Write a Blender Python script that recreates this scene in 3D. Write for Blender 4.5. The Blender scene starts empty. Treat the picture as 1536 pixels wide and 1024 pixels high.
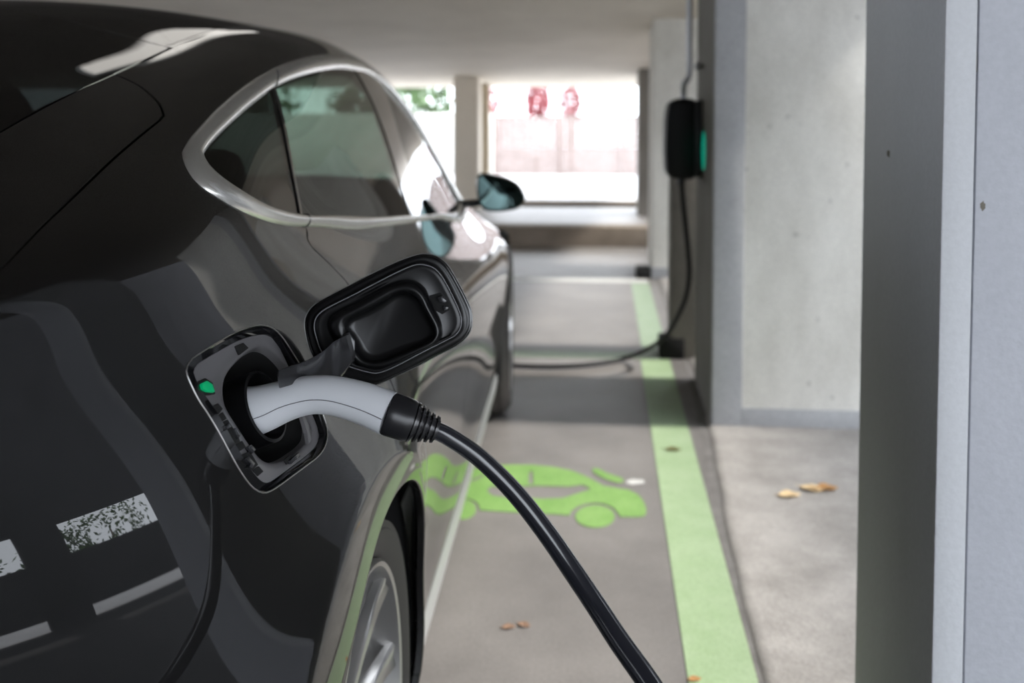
import bpy, bmesh, math, random
import numpy as np
from mathutils import Vector, Matrix
random.seed(7)
rng = np.random.default_rng(11)
SC = bpy.context.scene
COL = SC.collection
PI = math.pi

# ------------------------------------------------------------------ camera model
FPX = 1500.0; CAMH = 1.16; HOR = 200.0; VPX = 911.0; CX = 768.0
TH = math.radians(2.8); CY = HOR + FPX * math.tan(TH)
PSI = math.atan((VPX - CX) / FPX * math.cos(TH))
CR = np.array([math.cos(PSI), math.sin(PSI), 0.0])
F0 = np.array([-math.sin(PSI), math.cos(PSI), 0.0])
CF = F0 * math.cos(TH) + np.array([0, 0, -math.sin(TH)])
CU = F0 * math.sin(TH) + np.array([0, 0, math.cos(TH)])
CC = np.array([0.0, 0.0, CAMH])
CARA = math.radians(2.24)
CARO = np.array([-1.232, 1.137, 0.0])
KF = np.array([-math.sin(CARA), math.cos(CARA), 0.0])
KR = np.array([math.cos(CARA), math.sin(CARA), 0.0])

def proj(P):
    d = np.asarray(P, float) - CC; z = d @ CF
    return CX + FPX * (d @ CR) / z, CY - FPX * (d @ CU) / z
def ray(x, y):
    d = CF * FPX + CR * (x - CX) - CU * (y - CY)
    return d / np.linalg.norm(d)
def to_car(P):
    d = np.asarray(P, float) - CARO
    return np.array([d @ KR, d @ KF, d[2]])
def dir_car(d): return np.array([d @ KR, d @ KF, d[2]])
def from_car(P): return CARO + KR * P[0] + KF * P[1] + np.array([0, 0, P[2]])
CAML = to_car(CC)
def ground(x, y, z=0.0):
    d = ray(x, y); return CC + d * (z - CC[2]) / d[2]
def depth_pt(x, y, Y):
    """world point on the view ray at world depth Y"""
    d = ray(x, y); return CC + d * (Y / d[1])

# ------------------------------------------------------------------ materials
def new_mat(name):
    m = bpy.data.materials.new(name); m.use_nodes = True
    nt = m.node_tree; return m, nt, nt.nodes['Principled BSDF']
def mat(name, col, rough=0.5, metal=0.0, coat=0.0, coat_rough=0.03, spec=0.5, trans=0.0, ior=1.45, emis=None, emis_s=0.0, bump=None, var=None):
    m, nt, b = new_mat(name)
    b.inputs['Base Color'].default_value = (*col, 1)
    b.inputs['Roughness'].default_value = rough
    b.inputs['Metallic'].default_value = metal
    b.inputs['Coat Weight'].default_value = coat
    b.inputs['Coat Roughness'].default_value = coat_rough
    b.inputs['Specular IOR Level'].default_value = spec
    b.inputs['Transmission Weight'].default_value = trans
    b.inputs['IOR'].default_value = ior
    if emis:
        b.inputs['Emission Color'].default_value = (*emis, 1)
        b.inputs['Emission Strength'].default_value = emis_s
    tc = None
    if bump or var:
        tc = nt.nodes.new('ShaderNodeTexCoord')
    if bump:
        sc, st, dist = bump
        n = nt.nodes.new('ShaderNodeTexNoise'); n.inputs['Scale'].default_value = sc; n.inputs['Detail'].default_value = 6
        bp = nt.nodes.new('ShaderNodeBump'); bp.inputs['Strength'].default_value = st; bp.inputs['Distance'].default_value = dist
        nt.links.new(tc.outputs['Object'], n.inputs['Vector']); nt.links.new(n.outputs['Fac'], bp.inputs['Height'])
        nt.links.new(bp.outputs['Normal'], b.inputs['Normal'])
    if var:
        sc, amt = var
        n = nt.nodes.new('ShaderNodeTexNoise'); n.inputs['Scale'].default_value = sc; n.inputs['Detail'].default_value = 5
        r = nt.nodes.new('ShaderNodeValToRGB')
        r.color_ramp.elements[0].position = 0.3; r.color_ramp.elements[1].position = 0.7
        r.color_ramp.elements[0].color = (*[c * (1 - amt) for c in col], 1)
        r.color_ramp.elements[1].color = (*[min(1, c * (1 + amt)) for c in col], 1)
        nt.links.new(tc.outputs['Object'], n.inputs['Vector']); nt.links.new(n.outputs['Fac'], r.inputs['Fac'])
        nt.links.new(r.outputs['Color'], b.inputs['Base Color'])
    return m

# ------------------------------------------------------------------ object helpers
def tag(o, label=None, cat=None, group=None, kind=None):
    if label: o['label'] = label
    if cat: o['category'] = cat
    if group: o['group'] = group
    if kind: o['kind'] = kind
    return o
def link(o, parent=None):
    COL.objects.link(o)
    if parent is not None: o.parent = parent
    return o
def empty(name, loc=(0, 0, 0), rz=0.0):
    o = bpy.data.objects.new(name, None); o.empty_display_size = .1
    o.location = loc; o.rotation_euler = (0, 0, rz)
    return link(o)
def np_mesh(name, V, Fc, m, parent=None, N=None, smooth=True):
    me = bpy.data.meshes.new(name)
    V = np.asarray(V, float)
    Fl = Fc.tolist() if isinstance(Fc, np.ndarray) else [list(f) for f in Fc]
    me.from_pydata(V.tolist(), [], Fl); me.update()
    if smooth:
        me.polygons.foreach_set('use_smooth', [True] * len(me.polygons))
    if m is not None: me.materials.append(m)
    if N is not None:
        me.normals_split_custom_set_from_vertices([tuple(n) for n in np.asarray(N, float)])
    return link(bpy.data.objects.new(name, me), parent)
def bm_obj(name, bm, m, parent=None, smooth=True, angle=40):
    bmesh.ops.recalc_face_normals(bm, faces=bm.faces[:])
    me = bpy.data.meshes.new(name); bm.to_mesh(me); bm.free()
    if smooth:
        me.polygons.foreach_set('use_smooth', [True] * len(me.polygons))
        if angle: me.set_sharp_from_angle(angle=math.radians(angle))
    if m is not None: me.materials.append(m)
    return link(bpy.data.objects.new(name, me), parent)
def add_box(bm, lo, hi, bev=0.0, seg=2, mtx=None):
    b2 = bmesh.new(); bmesh.ops.create_cube(b2, size=1)
    for v in b2.verts:
        v.co = Vector([lo[i] + (v.co[i] + .5) * (hi[i] - lo[i]) for i in range(3)])
    if bev > 0:
        bmesh.ops.bevel(b2, geom=b2.edges[:], offset=bev, segments=seg, profile=.5, affect='EDGES')
    if mtx is not None: bmesh.ops.transform(b2, matrix=mtx, verts=b2.verts[:])
    me = bpy.data.meshes.new('t'); b2.to_mesh(me); b2.free(); bm.from_mesh(me); bpy.data.meshes.remove(me)
def box_obj(name, lo, hi, m, parent=None, bev=0.0, seg=2, mtx=None):
    bm = bmesh.new(); add_box(bm, lo, hi, bev, seg, mtx); return bm_obj(name, bm, m, parent)
def catmull(P, n, closed=False):
    P = np.asarray(P, float); k = len(P); out = []
    segs = k if closed else k - 1
    for i in range(segs):
        if closed: p0, p1, p2, p3 = P[(i - 1) % k], P[i], P[(i + 1) % k], P[(i + 2) % k]
        else:
            p1, p2 = P[i], P[i + 1]
            p0 = P[i - 1] if i > 0 else 2 * p1 - p2
            p3 = P[i + 2] if i + 2 < k else 2 * p2 - p1
        d = lambda a, b: max(1e-6, np.linalg.norm(b - a) ** .5)
        t0 = 0; t1 = t0 + d(p0, p1); t2 = t1 + d(p1, p2); t3 = t2 + d(p2, p3)
        for t in np.linspace(t1, t2, n, endpoint=False):
            A1 = (t1 - t) / (t1 - t0) * p0 + (t - t0) / (t1 - t0) * p1
            A2 = (t2 - t) / (t2 - t1) * p1 + (t - t1) / (t2 - t1) * p2
            A3 = (t3 - t) / (t3 - t2) * p2 + (t - t2) / (t3 - t2) * p3
            B1 = (t2 - t) / (t2 - t0) * A1 + (t - t0) / (t2 - t0) * A2
            B2 = (t3 - t) / (t3 - t1) * A2 + (t - t1) / (t3 - t1) * A3
            out.append((t2 - t) / (t2 - t1) * B1 + (t - t1) / (t2 - t1) * B2)
    if not closed: out.append(P[-1])
    return np.array(out)
def resample(P, n, closed=False):
    P = np.asarray(P, float)
    Q = np.vstack([P, P[:1]]) if closed else P
    L = np.r_[0, np.cumsum(np.linalg.norm(np.diff(Q, axis=0), axis=1))]
    t = np.linspace(0, L[-1], n, endpoint=not closed)
    return np.stack([np.interp(t, L, Q[:, i]) for i in range(Q.shape[1])], 1)
def tube_mesh(path, rad, nseg=20, caps=True):
    """path (n,3), rad scalar, array or (n,2) elliptical radii; returns V, F"""
    P = np.asarray(path, float); n = len(P)
    r = np.broadcast_to(np.asarray(rad, float).reshape(-1, 1) if np.ndim(rad) == 1 else np.asarray(rad, float), (n, 2)) if np.ndim(rad) else np.full((n, 2), rad)
    T = np.gradient(P, axis=0); T /= np.linalg.norm(T, axis=1)[:, None] + 1e-12
    up = np.array([0, 0, 1.0])
    if abs(T[0] @ up) > .95: up = np.array([1.0, 0, 0])
    A = np.cross(T[0], up); A /= np.linalg.norm(A)
    V = []; a = np.linspace(0, 2 * PI, nseg, endpoint=False)
    for i in range(n):
        A = A - T[i] * (A @ T[i]); A /= np.linalg.norm(A); B = np.cross(T[i], A)
        V.append(P[i] + np.outer(np.cos(a) * r[i, 0], A) + np.outer(np.sin(a) * r[i, 1], B))
    V = np.vstack(V); F = []
    for i in range(n - 1):
        for j in range(nseg):
            k = (j + 1) % nseg
            F.append([i * nseg + j, i * nseg + k, (i + 1) * nseg + k, (i + 1) * nseg + j])
    if caps:
        F.append(list(range(nseg))[::-1]); F.append([(n - 1) * nseg + j for j in range(nseg)])
    return V, F
def tube_obj(name, path, rad, m, parent=None, nseg=20, caps=True):
    V, F = tube_mesh(path, rad, nseg, caps)
    o = np_mesh(name, V, F, m, parent); o.data.set_sharp_from_angle(angle=math.radians(50)); return o
def lathe(bm, prof, n=48, axis='X', mtx=None):
    """prof list of (along, radius)"""
    rings = []
    for (x, r) in prof:
        ring = []
        for k in range(n):
            a = 2 * PI * k / n
            co = Vector((x, r * math.cos(a), r * math.sin(a))) if axis == 'X' else Vector((r * math.cos(a), r * math.sin(a), x))
            if mtx is not None: co = mtx @ co
            ring.append(bm.verts.new(co))
        rings.append(ring)
    for i in range(len(rings) - 1):
        for k in range(n):
            bm.faces.new([rings[i][k], rings[i][(k + 1) % n], rings[i + 1][(k + 1) % n], rings[i + 1][k]])
    return rings
def loops_mesh(loops, cap_first=False, cap_last=True):
    """bridge closed loops with equal counts"""
    n = len(loops[0]); V = np.vstack(loops); F = []
    for i in range(len(loops) - 1):
        for k in range(n):
            q = (k + 1) % n
            F.append([i * n + k, i * n + q, (i + 1) * n + q, (i + 1) * n + k])
    if cap_first: F.append(list(range(n))[::-1])
    if cap_last: F.append([(len(loops) - 1) * n + k for k in range(n)])
    return V, F
# ------------------------------------------------------------------ car body surface
def nspline(xk, Yk, x):
    xk = np.asarray(xk, float); Yk = np.asarray(Yk, float); n = len(xk); hh = np.diff(xk)
    A = np.zeros((n, n)); rhs = np.zeros_like(Yk); A[0, 0] = A[-1, -1] = 1
    for i in range(1, n - 1):
        A[i, i - 1] = hh[i - 1]; A[i, i] = 2 * (hh[i - 1] + hh[i]); A[i, i + 1] = hh[i]
        rhs[i] = 6 * ((Yk[i + 1] - Yk[i]) / hh[i] - (Yk[i] - Yk[i - 1]) / hh[i - 1])
    M = np.linalg.solve(A, rhs)
    i = np.clip(np.searchsorted(xk, x) - 1, 0, n - 2); h_ = hh[i]; a = (xk[i + 1] - x) / h_; b = (x - xk[i]) / h_
    if Yk.ndim > 1: a = a[:, None]; b = b[:, None]; h_ = h_[:, None]
    return a * Yk[i] + b * Yk[i + 1] + ((a ** 3 - a) * M[i] + (b ** 3 - b) * M[i + 1]) * h_ ** 2 / 6
# station s, then (v, z) of: underside, sill corner, sill, lower door, waist, shoulder, belt, cant rail, roof edge, roof mid, centre
BODY = [
(-1.17, (.24,.28),(.27,.30),(.28,.36),(.29,.48),(.29,.64),(.28,.80),(.27,.88),(.26,.925),(.24,.94),(.14,.95),(0,.955)),
(-1.05, (.41,.25),(.44,.28),(.455,.34),(.47,.48),(.475,.65),(.46,.85),(.445,.93),(.43,.962),(.39,.972),(.22,.982),(0,.985)),
(-.8,  (.59,.22),(.65,.26),(.67,.33),(.69,.48),(.697,.67),(.672,.88),(.648,.965),(.618,1.01),(.565,1.028),(.32,1.046),(0,1.05)),
(-.5,  (.755,.20),(.84,.25),(.855,.32),(.866,.47),(.870,.67),(.832,.885),(.797,.985),(.750,1.057),(.645,1.09),(.36,1.128),(0,1.138)),
(-.2,  (.80,.19),(.905,.24),(.925,.31),(.935,.46),(.938,.68),(.901,.89),(.85,1.005),(.765,1.112),(.62,1.166),(.35,1.218),(0,1.233)),
(0,    (.80,.19),(.91,.235),(.93,.31),(.938,.46),(.943,.67),(.915,.88),(.845,1.018),(.742,1.160),(.59,1.21),(.33,1.27),(0,1.287)),
(.2,   (.80,.19),(.91,.235),(.93,.31),(.936,.45),(.947,.66),(.931,.862),(.83,1.025),(.715,1.211),(.568,1.252),(.32,1.315),(0,1.333)),
(.47,  (.80,.19),(.91,.235),(.93,.31),(.930,.44),(.951,.65),(.938,.84),(.836,1.0),(.697,1.265),(.54,1.310),(.30,1.368),(0,1.385)),
(.9,   (.80,.19),(.91,.235),(.93,.31),(.930,.44),(.949,.64),(.934,.82),(.845,.97),(.668,1.322),(.522,1.387),(.29,1.426),(0,1.436)),
(1.3,  (.80,.19),(.91,.235),(.93,.31),(.929,.44),(.948,.635),(.93,.81),(.845,.948),(.648,1.348),(.513,1.403),(.29,1.431),(0,1.441)),
(1.7,  (.80,.19),(.91,.235),(.93,.31),(.929,.44),(.948,.63),(.926,.80),(.838,.925),(.650,1.318),(.52,1.367),(.29,1.403),(0,1.412)),
(2.0,  (.80,.19),(.91,.235),(.93,.31),(.930,.44),(.948,.625),(.924,.79),(.832,.905),(.682,1.222),(.56,1.264),(.31,1.302),(0,1.312)),
(2.3,  (.80,.19),(.91,.235),(.93,.31),(.931,.43),(.949,.62),(.924,.78),(.835,.885),(.737,1.03),(.62,1.06),(.34,1.12),(0,1.14)),
(2.75, (.80,.19),(.90,.235),(.92,.31),(.932,.42),(.948,.60),(.925,.735),(.87,.80),(.79,.838),(.66,.87),(.35,.945),(0,.965)),
(3.3,  (.78,.19),(.86,.235),(.885,.31),(.91,.42),(.925,.57),(.905,.68),(.86,.735),(.77,.772),(.63,.80),(.34,.85),(0,.86)),
(3.6,  (.72,.19),(.78,.23),(.80,.30),(.85,.42),(.862,.55),(.845,.64),(.80,.70),(.71,.735),(.58,.755),(.32,.785),(0,.795)),
(3.8,  (.62,.20),(.67,.23),(.69,.29),(.745,.40),(.755,.50),(.735,.57),(.69,.61),(.60,.64),(.50,.66),(.28,.69),(0,.70)),
(3.88, (.52,.22),(.57,.25),(.59,.30),(.64,.40),(.65,.48),(.63,.53),(.59,.56),(.51,.58),(.42,.59),(.24,.61),(0,.615)),
]
_sk = np.array([r[0] for r in BODY]); _tab = np.array([[c for p in r[1:] for c in p] for r in BODY])
SG = np.unique(np.r_[np.linspace(-1.17, -.62, 34), np.linspace(-.62, .62, 210), np.linspace(.62, 2.6, 130), np.linspace(2.6, 3.88, 76)].round(5))
_sf = np.linspace(-1.17, 3.88, 800); _tf = nspline(_sk, _tab, _sf)
_ds = _sf[1] - _sf[0]; _g = np.exp(-.5 * (np.arange(-40, 41) * _ds / .075) ** 2); _g /= _g.sum()
_pad = np.vstack([2 * _tf[0] - _tf[40:0:-1], _tf, 2 * _tf[-1] - _tf[-2:-42:-1]])
_ts = np.stack([np.convolve(_pad[:, i], _g, 'valid') for i in range(_tf.shape[1])], 1)
CTRL = np.stack([np.interp(SG, _sf, _ts[:, i]) for i in range(_ts.shape[1])], 1).reshape(len(SG), 11, 2)
_mean = CTRL[(SG > -.6) & (SG < 2.4)].mean(0)
UK = np.r_[0, np.cumsum(np.linalg.norm(np.diff(_mean, axis=0), axis=1))]
def _pk(a, b, n): return np.linspace(a, b, n, endpoint=False)
UG = np.r_[_pk(0, UK[2], 9), _pk(UK[2], UK[4], 34), _pk(UK[4], UK[7], 90), _pk(UK[7], UK[8], 16), np.linspace(UK[8], UK[10], 22)]
NS, NU = len(SG), len(UG)
VG = np.zeros((NS, NU)); ZG = np.zeros((NS, NU))
for i in range(NS):
    q = nspline(UK, CTRL[i], UG); VG[i] = q[:, 0]; ZG[i] = q[:, 1]
VG[:, -1] = 0
HUBZ = .36
def _flare(sc, zc, r0, amp, fall):
    global VG
    r = np.hypot(SG[:, None] - sc, ZG - zc); t = r - r0
    x = .5 * (t + np.sqrt(t * t + .003 ** 2))
    w = np.exp(-x / fall) * np.clip((1.02 - ZG) / .14, 0, 1) * (VG > .5)
    VG = VG + amp * w
_flare(-.03, .36, .408, .029, .085); _flare(2.95, .36, .408, .006, .10)
GRIDP = np.stack([VG, np.broadcast_to(SG[:, None], VG.shape), ZG], -1)
_du = np.gradient(GRIDP, axis=1); _dss = np.gradient(GRIDP, axis=0)
_n = np.cross(_dss, _du); _n /= np.linalg.norm(_n, axis=2)[..., None] + 1e-12
_n[:, -1, 0] = 0; _n /= np.linalg.norm(_n, axis=2)[..., None]
GRIDN = _n
def surf(s, u):
    """surface point and normal at (s,u), car space"""
    s = np.atleast_1d(np.asarray(s, float)); u = np.atleast_1d(np.asarray(u, float))
    i = np.clip(np.searchsorted(SG, s) - 1, 0, NS - 2); j = np.clip(np.searchsorted(UG, u) - 1, 0, NU - 2)
    a = ((s - SG[i]) / (SG[i + 1] - SG[i]))[:, None]; b = ((u - UG[j]) / (UG[j + 1] - UG[j]))[:, None]
    f = lambda G: (1-a)*(1-b)*G[i, j] + a*(1-b)*G[i+1, j] + (1-a)*b*G[i, j+1] + a*b*G[i+1, j+1]
    P = f(GRIDP); N = f(GRIDN); N /= np.linalg.norm(N, axis=1)[:, None]
    return P, N
def u_at_z(s, z):
    i = int(np.clip(np.searchsorted(SG, s) - 1, 0, NS - 2)); a = (s - SG[i]) / (SG[i + 1] - SG[i])
    zz = (1 - a) * ZG[i] + a * ZG[i + 1]
    return float(np.interp(z, np.maximum.accumulate(zz), UG))
def sz(pts): return np.array([[s, u_at_z(s, z)] for s, z in pts])
def body_hit(x, y):
    """pixel -> (s,u) on the right half of the body"""
    d = dir_car(ray(x, y)); best = None
    ts = np.arange(.3, 6.0, .004); P = CAML + ts[:, None] * d
    def inside(p):
        if p[1] < SG[0] or p[1] > SG[-1] or p[2] < .2: return -1
        i = int(np.clip(np.searchsorted(SG, p[1]) - 1, 0, NS - 2)); a = (p[1] - SG[i]) / (SG[i + 1] - SG[i])
        zz = np.maximum.accumulate((1 - a) * ZG[i] + a * ZG[i + 1]); vv = (1 - a) * VG[i] + a * VG[i + 1]
        if p[2] > zz[-1]: return -1
        return np.interp(p[2], zz, vv) - p[0]
    for k in range(len(ts)):
        if inside(P[k]) > 0 and P[k][0] > -.3:
            lo, hi = ts[k - 1], ts[k]
            for _ in range(20):
                m = .5 * (lo + hi)
                if inside(CAML + d * m) > 0: hi = m
                else: lo = m
            p = CAML + d * hi
            return np.array([p[1], u_at_z(p[1], p[2])])
    return None
def hits(px):
    out = []
    for x, y in px:
        q = body_hit(x, y)
        if q is not None: out.append(q)
    return np.array(out)

# triangle-soup clipping -------------------------------------------------------
class Patch:
    def __init__(s, P, N, A, F): s.P, s.N, s.A, s.F = P, N, A, F   # A = (s,u)
def grid_patch():
    P = GRIDP.reshape(-1, 3); N = GRIDN.reshape(-1, 3)
    A = np.stack(np.meshgrid(SG, UG, indexing='ij'), -1).reshape(-1, 2)
    i, j = np.meshgrid(np.arange(NS - 1), np.arange(NU - 1), indexing='ij')
    a = (i * NU + j).ravel(); b = a + NU; c = b + 1; d = a + 1
    F = np.vstack([np.stack([a, b, c], 1), np.stack([a, c, d], 1)])
    return Patch(P, N, A, F)
def clip(p, g):
    """keep g>0 ; g per vertex"""
    g = np.where(np.abs(g) < 1e-9, 1e-9, g)
    pos = g > 0; F = p.F; k = pos[F].sum(1)
    keep = F[k == 3]; mix = F[(k == 1) | (k == 2)]
    newP, newN, newA, cache, out = [], [], [], {}, []
    base = len(p.P)
    def cut(a, b):
        key = (a, b) if a < b else (b, a)
        if key in cache: return cache[key]
        t = g[a] / (g[a] - g[b])
        newP.append(p.P[a] * (1 - t) + p.P[b] * t); newA.append(p.A[a] * (1 - t) + p.A[b] * t)
        n = p.N[a] * (1 - t) + p.N[b] * t; newN.append(n / (np.linalg.norm(n) + 1e-12))
        cache[key] = base + len(newP) - 1; return cache[key]
    for f in mix.tolist():
        q = [pos[x] for x in f]
        if sum(q) == 1:
            i = q.index(True); a, b, c = f[i], f[(i + 1) % 3], f[(i + 2) % 3]
            out.append([a, cut(a, b), cut(a, c)])
        else:
            i = q.index(False); a, b, c = f[i], f[(i + 1) % 3], f[(i + 2) % 3]
            ab = cut(b, a); ac = cut(c, a)
            out.append([ab, b, c]); out.append([ab, c, ac])
    P = np.vstack([p.P, np.array(newP).reshape(-1, 3)]); N = np.vstack([p.N, np.array(newN).reshape(-1, 3)]); A = np.vstack([p.A, np.array(newA).reshape(-1, 2)])
    Fn = np.vstack([keep, np.array(out, int).reshape(-1, 3)])
    used = np.unique(Fn); mp = -np.ones(len(P), int); mp[used] = np.arange(len(used))
    return Patch(P[used], N[used], A[used], mp[Fn])
def poly_sd(A, poly):
    """signed distance (positive inside) to closed polygon"""
    d2 = np.full(len(A), 1e9); ins = np.zeros(len(A), bool); n = len(poly)
    for i in range(n):
        a = poly[i]; b = poly[(i + 1) % n]; e = b - a; w = A - a
        t = np.clip((w @ e) / (e @ e + 1e-12), 0, 1); q = w - t[:, None] * e
        d2 = np.minimum(d2, (q * q).sum(1))
        c = ((a[1] > A[:, 1]) != (b[1] > A[:, 1]))
        with np.errstate(divide='ignore', invalid='ignore'):
            xx = (b[0] - a[0]) * (A[:, 1] - a[1]) / (b[1] - a[1] + 1e-15) + a[0]
        ins ^= c & (A[:, 0] < xx)
    d = np.sqrt(d2); return np.where(ins, d, -d)
def split(p, fn, gap=0.0):
    """returns inside (fn>gap) and outside (fn<-gap) patches; fn(patch)->values"""
    a = clip(p, fn(p)); b = clip(p, -fn(p))
    if gap > 0:
        a = clip(a, fn(a) - gap) if len(a.F) else a
        b = clip(b, -fn(b) - gap) if len(b.F) else b
    return a, b
def poly_fn(poly): return lambda p: poly_sd(p.A, poly)
def circ_fn(sc, zc, r): return lambda p: np.where(p.P[:, 0] > .45, r - np.hypot(p.P[:, 1] - sc, p.P[:, 2] - zc), -1.0)
def mirror(p): return Patch(p.P * [-1, 1, 1], p.N * [-1, 1, 1], p.A, p.F[:, ::-1])
def merge(*ps):
    o = 0; P, N, A, F = [], [], [], []
    for p in ps:
        P.append(p.P); N.append(p.N); A.append(p.A); F.append(p.F + o); o += len(p.P)
    return Patch(np.vstack(P), np.vstack(N), np.vstack(A), np.vstack(F))
def panel(name, p, m, parent, depth=.012, edge=True, off=0.0):
    """panel mesh with rolled-in edges and true surface normals"""
    P, N, F = p.P + p.N * off, p.N, p.F
    if edge:
        e = np.vstack([F[:, [0, 1]], F[:, [1, 2]], F[:, [2, 0]]])
        key = np.sort(e, 1); _, idx, cnt = np.unique(key, axis=0, return_index=True, return_counts=True)
        be = e[idx[cnt == 1]]
        mid = (np.abs(P[be[:, 0], 0]) < 1e-5) & (np.abs(P[be[:, 1], 0]) < 1e-5)
        be = be[~mid]
        E = np.zeros_like(P)
        for a, b in be:
            t = P[b] - P[a]; o = np.cross(t, N[a] + N[b]); L = np.linalg.norm(o)
            if L > 1e-9: E[a] += o / L; E[b] += o / L
        bv = np.unique(be); E[bv] /= np.linalg.norm(E[bv], axis=1)[:, None] + 1e-9
        n0 = len(P); mp = -np.ones(len(P), int); mp[bv] = np.arange(len(bv)); nb = len(bv)
        r1 = P[bv] + E[bv] * .0008 - N[bv] * .0008; r2 = P[bv] + E[bv] * .0011 - N[bv] * .003; r3 = P[bv] + E[bv] * .0008 - N[bv] * depth
        P = np.vstack([P, r1, r2, r3])
        nn = N[bv] + E[bv]; nn /= np.linalg.norm(nn, axis=1)[:, None]
        N2 = np.vstack([N, nn, E[bv], E[bv]])
        ex = []
        for a, b in be:
            ia, ib = mp[a], mp[b]; la = [a, n0 + ia, n0 + nb + ia, n0 + 2 * nb + ia]; lb = [b, n0 + ib, n0 + nb + ib, n0 + 2 * nb + ib]
            for k in range(3): ex.append([lb[k], la[k], la[k + 1], lb[k + 1]])
        Fl = F.tolist() + ex; N = N2
    else: Fl = F.tolist()
    return np_mesh(name, P, Fl, m, parent, N)
# ------------------------------------------------------------------ material library
def paint_mat():
    m, nt, b = new_mat('black_metallic_paint')
    b.inputs['Base Color'].default_value = (.004, .0038, .0038, 1); b.inputs['Metallic'].default_value = .0; b.inputs['Specular IOR Level'].default_value = .12
    b.inputs['Roughness'].default_value = .42; b.inputs['Coat Weight'].default_value = 1; b.inputs['Coat Roughness'].default_value = .015
    b.inputs['Coat IOR'].default_value = 1.5
    tc = nt.nodes.new('ShaderNodeTexCoord'); v = nt.nodes.new('ShaderNodeTexVoronoi'); v.inputs['Scale'].default_value = 2600
    r = nt.nodes.new('ShaderNodeMapRange'); r.inputs['To Min'].default_value = .34; r.inputs['To Max'].default_value = .5
    nt.links.new(tc.outputs['Object'], v.inputs['Vector']); nt.links.new(v.outputs['Distance'], r.inputs['Value']); nt.links.new(r.outputs['Result'], b.inputs['Roughness'])
    return m
def glass_mat(name, tint, ior=1.5):
    m = bpy.data.materials.new(name); m.use_nodes = True; nt = m.node_tree; nt.nodes.clear()
    o = nt.nodes.new('ShaderNodeOutputMaterial'); mx = nt.nodes.new('ShaderNodeMixShader'); fr = nt.nodes.new('ShaderNodeFresnel'); fr.inputs['IOR'].default_value = ior
    ge = nt.nodes.new('ShaderNodeNewGeometry'); mr = nt.nodes.new('ShaderNodeMapRange'); mr.inputs['To Min'].default_value = ior; mr.inputs['To Max'].default_value = 1 / ior
    nt.links.new(ge.outputs['Backfacing'], mr.inputs['Value']); nt.links.new(mr.outputs['Result'], fr.inputs['IOR'])
    t = nt.nodes.new('ShaderNodeBsdfTransparent'); t.inputs['Color'].default_value = (*tint, 1)
    g = nt.nodes.new('ShaderNodeBsdfGlossy'); g.inputs['Roughness'].default_value = 0.0
    nt.links.new(fr.outputs['Fac'], mx.inputs['Fac']); nt.links.new(t.outputs[0], mx.inputs[1]); nt.links.new(g.outputs[0], mx.inputs[2]); nt.links.new(mx.outputs[0], o.inputs['Surface'])
    return m
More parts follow.
